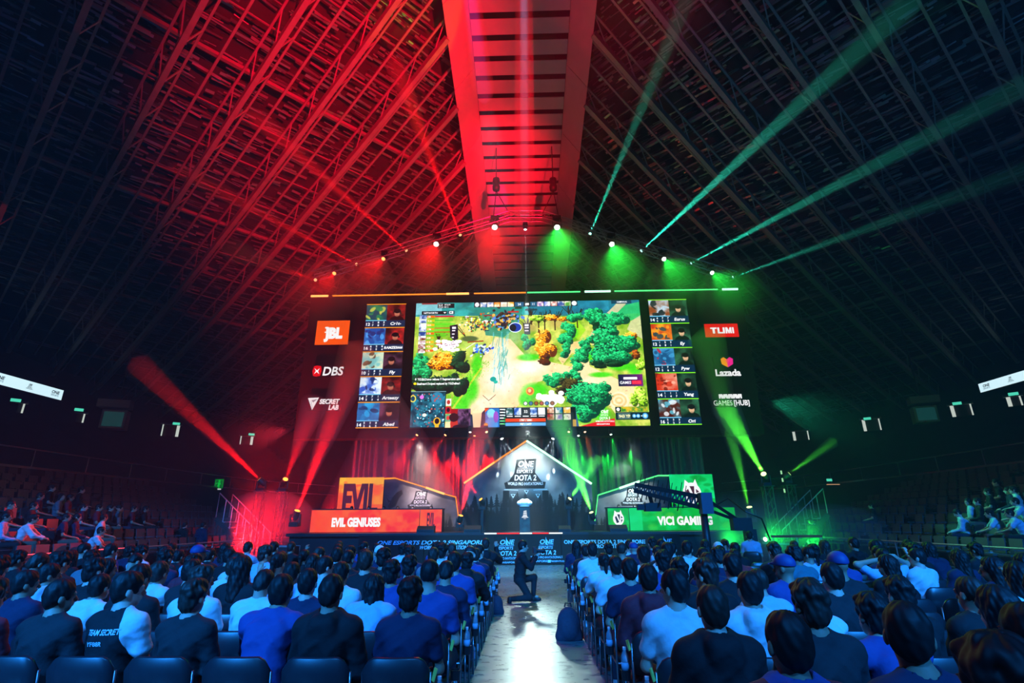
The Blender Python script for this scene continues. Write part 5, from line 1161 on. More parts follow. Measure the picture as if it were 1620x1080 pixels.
def seat_mesh():
    mb = MB(); w, d = .22, .22
    out = [(w * (abs(math.cos(t)) ** .35) * (1 if math.cos(t) > 0 else -1), d * (abs(math.sin(t)) ** .35) * (1 if math.sin(t) > 0 else -1)) for t in np.linspace(0, 2 * math.pi, 17)[:-1]]
    vs = [(x * .94, y * .94, .412) for x, y in out] + [(x, y, .43) for x, y in out] + [(x, y, .448) for x, y in out] + [(x * .92, y * .92, .462) for x, y in out]; n = 16; fs = []
    for r in range(3):
        for i in range(n): fs.append((r * n + i, r * n + (i + 1) % n, (r + 1) * n + (i + 1) % n, (r + 1) * n + i))
    fs += [tuple(range(n))[::-1], tuple(3 * n + i for i in range(n))]
    return mb.add(vs, fs)
def leg_mb(sx, sy):
    mb = MB(); top = .80 if sy < 0 else .42
    if sy < 0: mb.tube([(sx * .225, -.25, top - .05), (sx * .222, -.22, .44), (sx * .225, -.26, .0)], .011, 6)
    else: mb.tube([(sx * .222, .17, .415), (sx * .225, .22, .0)], .011, 6)
    return mb
ME = dict(seat=seat_mesh().mesh('seat', CH['pad'], True), back=back_mesh().mesh('backrest', CH['shell'], True), legs=[leg_mb(a, b).mesh('leg', CH['leg'], True) for a in (-1, 1) for b in (-1, 1)])
_m = MB(); _m.tube([(-.222, -.2, .40), (.222, -.2, .40), (.222, .17, .40), (-.222, .17, .40), (-.222, -.2, .40)], .010, 5); ME['frame'] = _m.mesh('seat_frame', CH['leg'])
_m = MB(); _m.lathe([(.028, .0), (.036, .002), (.042, .07), (.045, .075), (.041, .075), (.034, .008), (0, .008)], (0, 0, 0), 10); ME['holder'] = _m.mesh('cup_holder', M['dark'])
tagm = mat('yellow_card', (.75, .66, .12), .6, noise=.1); _m = MB(); _m.box((0, 0, 0), (.006, .05, .075)); ME['tag'] = _m.mesh('seat_card', tagm)
_a = seat_mesh(); _b = back_mesh(); _a.add(_b.v, _b.f)
for q in [leg_mb(a, b) for a in (-1, 1) for b in (-1, 1)]: _a.add(q.v, q.f)
ME['far'] = _a.mesh('chair', CH['shell'], True)
def inst(me, name, parent, loc=None):
    o = bpy.data.objects.new(name, me); link(o, parent)
    if loc is not None: o.location = loc
    return o
def chair(x, y, z, rz, label, detail=True, side=None, group='audience chairs on the floor'):
    if not detail:
        o = inst(ME['far'], 'chair', None, (x, y, z)); o.rotation_euler = (0, 0, rz); return tag(o, label, 'chair', group)
    o = empty('chair', (x, y, z), rz, label, 'chair', group)
    inst(ME['seat'], 'seat', o); bk = inst(ME['back'], 'backrest', o); inst(ME['frame'], 'seat_frame', o)
    for l in ME['legs']: inst(l, 'leg', o)
    if side:
        inst(ME['holder'], 'cup_holder', o, (side * .275, -.17, .47)); t = inst(ME['tag'], 'seat_card', bk, (side * .255, -.27, .74)); t.rotation_euler = (0, .3 * side, .5 * side)
    return o
ORDN = ['first', 'second', 'third', 'fourth', 'fifth', 'sixth', 'seventh', 'eighth', 'ninth', 'tenth', 'eleventh', 'twelfth', 'thirteenth', 'fourteenth', 'fifteenth', 'sixteenth', 'seventeenth', 'eighteenth', 'nineteenth', 'twentieth']
ROWD = .85; NROW = 10
def rowY(k): return 4.2 + ROWD * k
def seatX(side, j): return (-.88 - .54 * j) if side < 0 else (1.06 + .54 * j)
# people near the camera whose looks the photograph shows: (side, row, seat): pose, top, colour, hair, extra
SPEC = {
    (-1, 0, 0): ('upright', 'tee', 'navy', 'messy'), (-1, 0, 1): ('slouch', 'hoodie', 'black', 'short'), (-1, 0, 2): ('lean', 'long', 'blue', 'short'), (-1, 0, 3): ('upright', 'long', 'charcoal', 'messy'), (-1, 0, 4): ('turn_in', 'tee', 'black', 'short'),
    (-1, 0, 5): ('turn_in', 'long', 'charcoal', 'short'), (-1, 0, 6): ('upright', 'tee', 'maroon', 'messy'),
    (-1, 1, 0): ('upright', 'tee', 'blue', 'fade'), (-1, 1, 1): ('lean', 'tee', 'pale blue', 'long'), (-1, 1, 2): ('upright', 'long', 'navy', 'short'), (-1, 1, 3): ('bowed', 'tee', 'white', 'short'), (-1, 1, 4): ('turn_in', 'tee', 'white', 'messy'), (-1, 1, 5): ('upright', 'tee', 'black', 'short'), (-1, 1, 6): ('lean', 'tee', 'white', 'short'), (-1, 1, 7): ('turn_in', 'long', 'navy', 'short'),
    (-1, 2, 0): ('bowed', 'long', 'navy', 'short'), (-1, 2, 1): ('upright', 'tee', 'blue', 'messy'), (-1, 2, 2): ('upright', 'tee', 'white', 'short'), (-1, 2, 3): ('upright', 'hoodie', 'pale blue', 'short'), (-1, 2, 4): ('upright', 'tee', 'black', 'long'), (-1, 2, 5): ('upright', 'long', 'charcoal', 'short'),
    (-1, 2, 6): ('lean', 'tee', 'white', 'short'), (-1, 2, 7): ('upright', 'tee', 'black', 'messy'), (-1, 3, 0): ('upright', 'tee', 'blue', 'short'), (-1, 3, 1): ('upright', 'long', 'navy', 'messy'), (-1, 3, 2): ('upright', 'tee', 'black', 'short'), (-1, 3, 3): ('turn_in', 'tee', 'pale blue', 'short'), (-1, 3, 4): ('upright', 'tee', 'white', 'tied'),
    (-1, 6, 3): ('upright', 'tee', 'navy', 'cap', 'white'), (-1, 5, 8): ('turn_in', 'tee', 'pale blue', 'cap', 'blue'),
    (1, -3, 0): ('upright', 'long', 'black', 'messy'), (1, -2, 0): ('upright', 'hoodie', 'maroon', 'short'), (1, -2, 1): ('turn_out', 'long', 'navy', 'short'), (1, -2, 2): ('upright', 'long', 'black', 'short'),
    (1, -1, 0): ('upright', 'hoodie', 'black', 'short'), (1, -1, 1): ('upright', 'long', 'charcoal', 'messy'), (1, -1, 2): ('lean', 'tee', 'blue', 'messy'), (1, -1, 3): ('upright', 'long', 'black', 'long'), (1, -1, 4): ('turn_in', 'long', 'black', 'short'),
    (1, 0, 0): ('turn_in', 'tee', 'white', 'short'), (1, 0, 1): ('upright', 'hoodie', 'white', 'short'), (1, 0, 2): ('lean', 'tee', 'white', 'fade'), (1, 0, 3): ('upright', 'tee', 'black', 'messy'), (1, 0, 4): ('upright', 'long', 'black', 'tied'), (1, 0, 5): ('upright', 'long', 'black', 'long'), (1, 0, 6): ('turn_in', 'tee', 'charcoal', 'short'),
    (1, 1, 0): ('upright', 'hoodie', 'maroon', 'short'), (1, 1, 1): ('turn_in', 'tee', 'black', 'messy'), (1, 1, 2): ('lean', 'tee', 'pale blue', 'fade'), (1, 1, 3): ('upright', 'tee', 'charcoal', 'short'), (1, 1, 4): None, (1, 1, 5): None, (1, 1, 6): ('phone', 'tee', 'white', 'long'), (1, 1, 7): ('upright', 'long', 'black', 'short'),
    (1, 2, 0): ('upright', 'tee', 'navy', 'short'), (1, 2, 1): ('upright', 'long', 'charcoal', 'messy'), (1, 2, 2): ('upright', 'tee', 'black', 'short'), (1, 2, 3): ('turn_in', 'tee', 'blue', 'cap', 'blue'), (1, 2, 4): ('upright', 'long', 'charcoal', 'cap', 'blue'), (1, 2, 5): None, (1, 2, 6): None, (1, 2, 7): ('turn_in', 'tee', 'navy', 'long'),
    (1, 3, 0): ('upright', 'tee', 'white', 'short'), (1, 3, 1): ('upright', 'tee', 'blue', 'messy'), (1, 3, 2): ('upright', 'long', 'navy', 'short'), (1, 3, 3): None, (1, 4, 0): ('lean', 'tee', 'white', 'tied'), (1, 4, 1): ('upright', 'tee', 'white', 'short'), (1, 6, 0): ('upright', 'tee', 'white', 'short'), (1, 5, 2): ('upright', 'tee', 'white', 'short'),
    (1, 4, 7): ('behind', 'tee', 'pale blue', 'short'), (1, 4, 6): ('turn_in', 'tee', 'blue', 'short'), (1, 5, 6): ('turn_in', 'long', 'pale blue', 'tied'),
}
SPECLAB = {(-1, 0, 4): 'person in black and white jersey with lettering across the back', (-1, 0, 2): 'person in bright blue jacket leaning forward, nearest row on the red side', (-1, 0, 0): 'person in navy tee with tousled hair, nearest aisle seat on red side',
           (-1, 0, 6): 'person in maroon tee at the outer end of the nearest red side row', (1, -3, 0): 'person in black jacket, very closest head to the camera', (1, -2, 0): 'person in maroon hoodie with blue hood, close to the camera by the aisle',
           (1, -2, 1): 'person turning right in navy jacket, directly beside the maroon hoodie', (1, -1, 0): 'person in black hooded top, between the maroon hoodie and the white tee at aisle', (1, 0, 0): 'person in plain white tee sitting at the aisle, head turned in',
           (1, 0, 2): 'person in white tee hunched forward, two seats from the aisle white tee', (1, 1, 0): 'person in maroon hoodie at the aisle beside a grey backpack', (1, 4, 7): 'person in pale blue tee with both hands clasped behind the head', (1, -1, 3): 'person with long black hair near the camera on the green side'}
SPECLAB[(1, -2, 1)] = 'person with head turned aside in navy jacket, next to maroon hoodie'
rg = random.Random(21)
TOPS = [('tee', 'black', 20), ('long', 'black', 14), ('tee', 'navy', 14), ('long', 'navy', 12), ('long', 'charcoal', 12), ('hoodie', 'black', 6), ('tee', 'white', 14), ('tee', 'pale blue', 8), ('tee', 'blue', 5), ('tee', 'grey', 6), ('long', 'blue', 2), ('hoodie', 'charcoal', 4), ('tee', 'red', 2), ('hoodie', 'maroon', 2), ('tee', 'teal', 3), ('hoodie', 'white', 2)]
TB = [t[:2] for t in TOPS for _ in range(t[2])]
POOL = ['upright'] * 7 + ['slouch'] * 3 + ['turn_in'] * 3 + ['turn_out'] * 2 + ['lean'] * 2 + ['bowed'] + ['phone'] * 1
HPOOL = ['short'] * 9 + ['fade'] * 3 + ['messy'] * 6 + ['long'] * 4 + ['tied'] * 2 + ['cap'] * 1
TW = {'tee': 'tee', 'long': 'jacket', 'hoodie': 'hoodie'}
nch = 0; ODD = []
def inframe(x, y, z=1.2, m=40):
    p = CM.transposed() @ (Vector((x, y, z)) - EYE)
    if p.z > -.2: return False
    u = 810 + F * p.x / -p.z; return -m < u < 1620 + m
KCH = {}
for side in (-1, 1):
    for k in range(-3 if side > 0 else -1, NROW):
        Y = rowY(k); nmax = 14 if side < 0 else 13
        if k >= 8: nmax -= 1
        for j in range(nmax):
            x = seatX(side, j) + (.20 if k == -3 else 0); yy = Y + .03 * j * (1 if k > 3 else .3)
            if not inframe(x, yy, 1.1, 70 if k < 2 else 15): continue
            sp = SPEC.get((side, k, j), 'rand')
            sidew = 'red side' if side < 0 else 'green side'
            rown = ORDN[NROW - 1 - k]; seatn = ORDN[j]
            occ = sp is not None and (sp != 'rand' or (k >= 0 and rg.random() < ((.55 if k > 7 else .78 if k > 3 else .85) if side < 0 else (.66 if j < 6 else .46))))
            if k < 0 and sp == 'rand': occ = False
            if k == -3 and j > 0: continue
            if side < 0 and k == -1: continue
            if not (occ and 7 < k and j > 1) or nch < 0:
                nch += 1
                chair(x, yy, 0, 0, 'black chair, %s seat from aisle on %s, %s row from stage' % (seatn, sidew, rown), detail=(k < 7 or j == 0), side=(1 if side < 0 else -1) if j == 0 else None)
            if not occ: continue
            if sp == 'rand':
                pose = rg.choice(POOL); top, colr = rg.choice(TB); hair = rg.choice(HPOOL); capc = rg.choice(['white', 'blue', 'black', 'black'])
                if side > 0 and pose in ('turn_in', 'turn_out'): pass
            else: pose, top, colr, hair = sp[:4]; capc = sp[4] if len(sp) > 4 else 'white'
            # heads turn towards the middle of the stage
            rz = math.atan2(-(x * .55), 24 - yy) * -1 if False else math.atan2(x, 26 - yy) * .8
            if pose == 'turn_in' and side < 0: pose = 'turn_in'
            elif pose == 'turn_in' and side > 0: pose = 'turn_out'
            elif pose == 'turn_out' and side > 0: pose = 'turn_in'
            hw = ('%s cap' % capc) if hair == 'cap' else HAIRW[hair]
            lab = SPECLAB.get((side, k, j)) or 'person in %s %s with %s, %s seat on %s, %s row' % (colr, TW[top], hw, seatn, sidew, rown)
            s_ = rg.uniform(.93, 1.03) - (.03 if k > 6 else 0)
            if (side, k, j) == (1, -3, 0): s_ = 1.05
            o = person((x + rg.uniform(-.03, .03), yy + rg.uniform(-.03, .02), (.0 if s_ < 1 else .0)), rz + rg.uniform(-.08, .08), pose, top, colr, hair, lab, 'audience seated on the floor', s_, None, 0 if rg.random() < .85 else 1, capc, rg)
            o.location.z = .45 * (1 - s_)
            KCH[(side, k, j)] = o
# jersey with white shoulder and lettering for one spectator
def project_text(person_o, txt, x, z, h, m, name='print_lettering', width=None, rot=0.):
    from mathutils.bvhtree import BVHTree
    sh = [c for c in person_o.children if c.name.split('.')[0] in ('shirt', 'jacket', 'hoodie')][0]
    bm = bmesh.new(); bm.from_mesh(sh.data); tree = BVHTree.FromBMesh(bm); bm.free()
    tri = text_tris(txt, .03); lo, hi_ = tri[..., 0].min(), tri[..., 0].max(); k = h / .73; sx = 1 if width is None else width / ((hi_ - lo) * k)
    mb = MB(); c, s = math.cos(rot), math.sin(rot)
    for t in tri:
        vs = []
        for (a, b) in t:
            X_ = (a - (lo + hi_) / 2) * k * sx; Z_ = b * k; px, pz = x + X_ * c - Z_ * s, z + X_ * s + Z_ * c
            hit = tree.ray_cast(Vector((px, -1.2, pz)), Vector((0, 1, 0)))
            if hit[0] is None: break
            vs.append(hit[0] + Vector((0, -.004, 0)))
        if len(vs) == 3: mb.add(vs, [(0, 1, 2)])
    mb.build(name, m, person_o)
jo = KCH.get((-1, 0, 4))
if jo:
    sh = [c for c in jo.children if c.name.startswith('shirt')][0]; me = sh.data.copy(); sh.data = me
    sh.material_slots[0].link = 'OBJECT'; sh.material_slots[0].material = CLM['black']; me.materials.append(CLM['white'])
    bm = bmesh.new(); bm.from_mesh(me); bmesh.ops.bisect_plane(bm, geom=bm.verts[:] + bm.edges[:] + bm.faces[:], plane_co=(.125, 0, .95), plane_no=(1, 0, .35)); bm.to_mesh(me); bm.free()
    for p in me.polygons:
        c = p.center
        if c.x - .125 + .35 * (c.z - .95) > 0 and c.z > .72: p.material_index = 1
    project_text(jo, 'TEAM SECRET', .005, .93, .036, CLM['white'], width=.26, rot=.05); project_text(jo, 'YF88R', -.03, .86, .028, CLM['white'], width=.13, rot=.05)
for key, col in (((1, -1, 0), 'pale blue'),):
    pass
ho = KCH.get((1, -2, 0))
if ho:    # pale blue hood over the maroon top
    sh = [c for c in ho.children if c.name.startswith('hoodie')][0]; me = sh.data.copy(); sh.data = me; me.materials.append(CLM['blue'])
    for p in me.polygons:
        c = p.center
        if abs(c.x) < .125 and c.z > .955: p.material_index = 1
# ---- retractable stands on both sides
TIER0, TDX, TDZ, NT = 12.6, .95, .34, 9
seatm = MB()
seatm.add(*[(lambda m: (m.v, m.f))(MB().box((0, .0, .40), (.42, .40, .05)))][0]) if False else None
_s = MB(); _s.box((0, .02, .41), (.42, .40, .045)); _s.box((0, -.19, .64), (.42, .035, .40), Matrix.Rotation(R(10), 3, 'X')); _s.box((0, -.02, .22), (.06, .10, .36)); _s.box((-.225, 0, .55), (.03, .26, .03)); _s.box((.225, 0, .55), (.03, .26, .03))
ME['stadium'] = _s.mesh('stadium_seat', M['seatgrey'])
for side in (-1, 1):
    mb = MB(); y0, y1 = 3.0, 31.0; z0 = .30
    for t in range(NT):
        xa, xb = TIER0 + TDX * t, TIER0 + TDX * (t + 1); z = z0 + TDZ * t
        mb.box((side * (xa + xb) / 2, (y0 + y1) / 2, z / 2), (TDX, y1 - y0, z))
    o = mb.build('terrace_%s' % ('red' if side < 0 else 'green'), M['concrete']); o.name = 'wall_%s_terrace' % ('left' if side < 0 else 'right'); tag(o, kind='structure')
    nz = MB()
    for t in range(NT): nz.box((side * (TIER0 + TDX * t + .03), (y0 + y1) / 2, z0 + TDZ * t + .006), (.06, y1 - y0, .012))
    nz.build('nosing', M['rail'], o)
    # front rail of the stand
    rt = thing('front_rail', (side * (TIER0 - .25), 17, 0), 'low metal rail in front of the %s stand' % ('red side' if side < 0 else 'green side'), 'rail'); mb = MB(); mb.tube([(0, -13, .95), (0, 12, .95)], .025, 6); mb.build('top_rail', M['rail'], rt)
    for q in range(11): mb = MB(); mb.tube([(0, -13 + 2.5 * q, 0), (0, -13 + 2.5 * q, .95)], .02, 5); mb.build('post', M['rail'], rt)
    cand = []
    for t in range(NT):
        for i in range(42):
            y = 6.0 + .56 * i; x = side * (TIER0 + TDX * (t + .55)); z = z0 + TDZ * t
            if i % 15 == 14: continue
            if inframe(x, y, z + .6, 10): cand.append((math.hypot(x, y), t, i, x, y, z))
    cand.sort(); rest = MB()
    for n, (d, t, i, x, y, z) in enumerate(cand):
        if n < 148:
            o = inst(ME['stadium'], 'stadium_seat', None, (x, y, z)); o.rotation_euler = (0, 0, math.pi / 2 if side > 0 else -math.pi / 2)
            tag(o, 'grey stand seat on %s, tier %s from floor, %s place along' % ('red side' if side < 0 else 'green side', ORDN[t], str(i + 1) + ('st' if (i + 1) % 10 == 1 and i != 10 else 'nd' if (i + 1) % 10 == 2 and i != 11 else 'rd' if (i + 1) % 10 == 3 and i != 12 else 'th')), 'seat', 'seats on the %s stand' % ('red side' if side < 0 else 'green side'))
        else:
            Rm = Matrix.Rotation(math.pi / 2 if side > 0 else -math.pi / 2, 3, 'Z')
            rest.add([Rm @ Vector(v) + Vector((x, y, z)) for v in _s.v], _s.f)
    if rest.v: tag(rest.build('far_stadium_seats', M['seatgrey']), 'rows of distant grey seats on the %s stand' % ('red side' if side < 0 else 'green side'), 'seats', kind='stuff')
# people on the stands, placed on the tier that fits their head height
def stand_person(u, v, pose, top, colr, hair, n, side):
    best = None
    for t in range(NT):
        x = side * (TIER0 + TDX * (t + .5)); p = pX(u, v, x); e = abs(p.z - (.30 + TDZ * t + 1.22))
        if p.y < 3.2 or p.y > 30: continue
        if best is None or e < best[0]: best = (e, t, p)
    e, t, p = best; z = .30 + TDZ * t
    sd = 'red side' if side < 0 else 'green side'
    person((side * (TIER0 + TDX * (t + .58)), p.y, z), (math.pi / 2 if side > 0 else -math.pi / 2) - side * .55, pose, top, colr, hair, 'person in %s %s on %s stand, %s along from the camera' % (colr, TW[top], sd, ORDN[n]), 'people on the side stands', 1., None, 0, 'black', rg)
SL = [(12, 822, 'upright', 'long', 'pale blue', 'short'), (40, 818, 'lean', 'long', 'white', 'messy'), (55, 805, 'upright', 'tee', 'black', 'short'), (20, 800, 'upright', 'tee', 'charcoal', 'fade'), (68, 790, 'slouch', 'tee', 'navy', 'short'), (85, 770, 'upright', 'tee', 'black', 'short'), (97, 790, 'turn_in', 'tee', 'grey', 'long'), (115, 782, 'upright', 'tee', 'red', 'short'), (132, 772, 'upright', 'long', 'black', 'messy'), (106, 826, 'upright', 'tee', 'navy', 'short'), (126, 826, 'slouch', 'long', 'navy', 'short'), (136, 800, 'upright', 'tee', 'navy', 'tied'), (150, 830, 'lean', 'tee', 'white', 'short'), (160, 800, 'upright', 'tee', 'red', 'short'), (168, 812, 'turn_out', 'tee', 'white', 'short'), (178, 800, 'upright', 'long', 'black', 'short'), (194, 800, 'behind', 'tee', 'grey', 'short'), (214, 804, 'upright', 'tee', 'maroon', 'short'), (234, 810, 'slouch', 'tee', 'black', 'short')]
SR = [(1618, 790, 'lean', 'tee', 'pale blue', 'short'), (1600, 775, 'upright', 'tee', 'white', 'short'), (1575, 800, 'lean', 'tee', 'pale blue', 'messy'), (1560, 780, 'upright', 'tee', 'black', 'short'), (1545, 800, 'upright', 'long', 'black', 'short'), (1530, 795, 'turn_out', 'tee', 'pale blue', 'short'), (1522, 812, 'bowed', 'long', 'pale blue', 'short'), (1590, 770, 'upright', 'long', 'navy', 'short'), (1376, 800, 'upright', 'tee', 'charcoal', 'short'), (1612, 815, 'lean', 'tee', 'pale blue', 'short'), (1574, 768, 'upright', 'tee', 'black', 'tied')]
for i, q in enumerate(sorted(SL, key=lambda q: q[0])): stand_person(*q, i, -1)
for i, q in enumerate(sorted(SR, key=lambda q: -q[0])): stand_person(*q, i, 1)
# crew standing beside the stage on the red side
for i, (u, Y, c) in enumerate(((292, 22.5, 'black'), (321, 22.0, 'navy'), (1284, 23.0, 'black'))):
    p = pY(u, 830, Y); person((p.x, Y, 0), rg.uniform(-.5, .5), 'stand', 'long', c, 'short', ['crew member in black standing by the foot of the red side stand', 'crew member in navy standing by the red side stand stairs', 'crew member in black standing by the green lit stairs'][i], None, .98, None, 0, 'black', rg)
# players behind the desks, facing the hall
for i, u in enumerate((556, 583, 607, 629, 653, 682)):
    p = pY(u, 806, 25.0)
    person((p.x, 25.02, ZD - .02), math.pi + rg.uniform(-.2, .2), 'upright', 'long', 'black', 'short', 'player behind the orange desk, %s from its outer end' % ORDN[i], 'players at the desks', .86, None, 0, 'black', rg); chair(p.x, 25.02, ZD, math.pi, 'black chair behind the orange desk, %s from its outer end' % ORDN[i], False, None, 'players chairs')
for i, u in enumerate((979, 1004, 1035, 1068, 1100, 1130)):
    p = pY(u, 802, 25.0)
    person((p.x, 25.02, ZD - .02), math.pi + rg.uniform(-.2, .2), 'upright', 'long', 'black', 'short', 'player behind the green desk, %s from its inner end' % ORDN[i], 'players at the desks', .86, None, 0, 'black', rg); chair(p.x, 25.02, ZD, math.pi, 'black chair behind the green desk, %s from its inner end' % ORDN[i], False, None, 'players chairs')
# photographer kneeling in the aisle
q = pZ(822, 952, 0)
po = person((q.x, q.y, 0), -1.4, 'kneel', 'long', 'black', 'short', 'photographer in dark clothes kneeling in the aisle with a camera', None, 1.0, 0, 0, 'black', rg, 1)
kp = POSES['kneel']; f = Matrix.Rotation(-1.4, 3, 'Z'); hc = kp['head'].translation
cp_ = Vector((q.x, q.y, 0)) + f @ Vector((0, hc.y + .26, hc.z - .10))
cm = thing('camera', cp_, 'black photo camera with long lens held by the kneeling photographer', 'camera', None, -1.4)
mb = MB(); mb.box((0, 0, 0), (.15, .07, .10)); mb.box((0, -.005, .065), (.06, .06, .04)); mb.build('camera_body', M['dark'], cm)
mb = MB(); mb.lathe([(.035, .03), (.042, .05), (.042, .16), (.05, .17), (.05, .24), (.044, .245), (.04, .22)], n=12, rot=Matrix.Rotation(-math.pi / 2, 3, 'X')); mb.build('lens', M['black'], cm, True)
# ---- bottles, bags and boxes along the aisle
PLA = mat('clear_plastic', (.55, .75, .9), .12, noise=.05); LAB_ = mat('bottle_label', (.35, .62, .85), .5, noise=.1); CAPB = mat('bottle_cap', (.75, .8, .85), .5, noise=.05)
PLA.node_tree.nodes['Principled BSDF'].inputs['Transmission Weight'].default_value = .55
_b1 = MB(); _b1.lathe([(.0, 0), (.030, 0), (.032, .01), (.032, .14), (.028, .17), (.014, .20), (.013, .215)], n=10)
_b2 = MB(); _b2.lathe([(.0145, .208), (.0145, .228), (0, .23)], n=10); _b3 = MB(); _b3.lathe([(.0326, .06), (.0326, .12)], n=10)
BM = (_b1.mesh('bottle', PLA, True), _b2.mesh('cap', CAPB), _b3.mesh('paper_label', LAB_, True))
def bottle(x, y, z, label):
    o = inst(BM[0], 'water_bottle', None, (x, y, z)); inst(BM[1], 'cap', o); inst(BM[2], 'paper_label', o); tag(o, label, 'bottle', 'water bottles along the aisle'); return o
for side in (-1, 1):
    for k in range(-1 if side > 0 else 0, 10):
        x = seatX(side, 0) - side * .275; y = rowY(k) - .17
        if (side < 0 and k not in (1,)) or (side > 0 and k in (-1, 0, 1, 2, 5, 7)):
            bottle(x, y, .479, 'water bottle in the aisle seat holder, %s side, %s row from stage' % ('red' if side < 0 else 'green', ORDN[NROW - 1 - k]))
for (k, j) in ((0, 0), (0, 4), (1, 2)): bottle(seatX(-1, j) - .27, rowY(k) + .12, .0, 'water bottle on the floor, %s seat on red side, %s row from stage' % (ORDN[j], ORDN[NROW - 1 - k]))
bagm = mat('backpack_fabric', (.035, .045, .075), .8, noise=.3, nscale=30, bump=.3)
def backpack(x, y, label, c=1., col=None):
    rt = thing('backpack', (x, y, 0), label, 'bag')
    me = sdf_mesh('bag_body', [ell((0, 0, .2), (.17, .12, .23), .03), ell((0, -.10, .14), (.12, .06, .12), .04), ('c', np.array((-.1, 0, .05)), np.array((.1, 0, .05)), .10, .10, .05)], .02, (-.3, -.3, -.08), (.3, .3, .5)); o = put(me, 'bag_body', bagm, rt)
    mb = MB(); mb.tube([(-.05, .02, .42), (-.04, .02, .47), (.04, .02, .47), (.05, .02, .42)], .012, 6); mb.build('handle', M['dark'], rt)
    mb = MB(); mb.tube([(-.09, .11, .36), (-.11, .17, .2), (-.1, .12, .06)], .018, 6); mb.tube([(.09, .11, .36), (.11, .17, .2), (.1, .12, .06)], .018, 6); mb.build('straps', M['dark'], rt); rt.scale = (c, c, c); return rt
q = pZ(905, 1012, 0); backpack(q.x - .04, q.y, 'dark grey backpack standing in the aisle by the maroon hoodie', 1.05)
q = pZ(770, 985, 0); backpack(-.62, q.y + .9, 'dark backpack standing at the red side of the aisle', .8)
q = pZ(757, 1040, 0); rt = thing('small_box', (q.x - .1, q.y, 0), 'small pink and white carton lying on the aisle floor', 'box'); mb = MB(); mb.box((0, 0, .035), (.10, .07, .07)); mb.build('carton', mat('pink_carton', (.5, .06, .25), .6, noise=.1), rt); mb = MB(); mb.box((.065, 0, .035), (.03, .07, .07)); mb.build('carton_end', CLM['white'], rt)
# ---- camera crane in front of the green desk
JY = 17.0
c0 = pY(1112, 800, JY); rt = thing('camera_crane', (c0.x, JY, 0), 'black camera crane reaching across the green desk', 'crane'); L_ = rt.location.copy()
A_ = pY(1004, 771, JY + .9); P_ = pY(1113, 795, JY); B_ = pY(1172, 826, JY - .5)
def rel(p): return Vector(p) - L_
mb = MB(); mb.tube([(0, 0, .1), (0, 0, P_.z - .25)], [.13, .11], 10); mb.build('column', M['dark'], rt, True)
mb = MB(); 
for a in range(3): mb.tube([(0, 0, .35), (.6 * math.cos(a * 2.1 + .5), .6 * math.sin(a * 2.1 + .5), .04)], .04, 6)
mb.build('tripod_base', M['dark'], rt)
mb = MB(); mb.box(rel(P_) + Vector((.02, -.12, -.02)), (.34, .34, .62)); mb.build('pivot_head', mat('crane_blue_grey', (.05, .075, .14), .5, noise=.15), rt)
d = (rel(A_) - rel(P_)).normalized(); zz = d.cross(Vector((0, 1, 0))).normalized(); 
if zz.z < 0: zz = -zz
for sgn_, nm in ((1, 'upper_tube'), (-1, 'lower_tube')):
    mb = MB(); mb.bar(rel(B_) + zz * .02, rel(P_) + zz * (.16 * sgn_), .09); mb.bar(rel(P_) + zz * (.16 * sgn_), rel(A_) + zz * (.10 * sgn_), .11, .13); mb.build(nm, M['black'], rt)
mb = MB()
for i in range(15):
    t0 = i / 15; t1 = (i + .5) / 15; t2 = (i + 1) / 15; p0 = rel(P_) + (rel(A_) - rel(P_)) * t0; p1 = rel(P_) + (rel(A_) - rel(P_)) * t1; p2 = rel(P_) + (rel(A_) - rel(P_)) * t2
    mb.bar(p0 + zz * .16, p1 - zz * .14, .05); mb.bar(p1 - zz * .14, p2 + zz * .14, .05)
    if i > 3: mb.tube([p0 + zz * .15, p0 + zz * (.32 + .08 * (i % 3))], .012, 4); mb.tube([p0 - zz * .15, p0 - zz * (.30 + .12 * (i % 2))], .02, 4)
mb.build('lattice', M['black'], rt)
hd = pY(1032, 802, JY + .8); mb = MB(); mb.box(rel(hd), (.5, .34, .26)); mb.box(rel(hd) + Vector((-.36, 0, .0)), (.26, .2, .18)); mb.bar(rel(hd) + Vector((0, 0, .1)), rel(A_) + d * -.5 - zz * .1, .09); mb.build('camera_head', M['black'], rt)
mb = MB(); mb.box(rel(B_) + Vector((.0, 0, -.05)), (.55, .3, .36)); mb.box(rel(B_) + Vector((.2, -.05, -.36)), (.30, .26, .34)); mb.build('counterweight', M['black'], rt)
mb = MB(); mb.tube([rel(P_) + Vector((.3, -.1, -.1)), rel(P_) + Vector((.7, -.2, .12)), rel(B_) + Vector((.1, -.2, .3)), rel(B_) + Vector((.5, -.3, .1)), rel(B_) + Vector((.7, -.2, -.5))], .025, 6); mb.build('cable', M['black'], rt)
p = pY(1186, 850, JY - 1.2); person((p.x, JY - 1.2, 0), -.4, 'upright', 'tee', 'pale blue', 'short', 'crane operator in pale tee sitting beside the crane counterweight', None, 1.02, None, 0, 'black', rg); chair(p.x, JY - 1.2, 0, -.4, 'black chair of the crane operator', False, None, 'crew chairs')
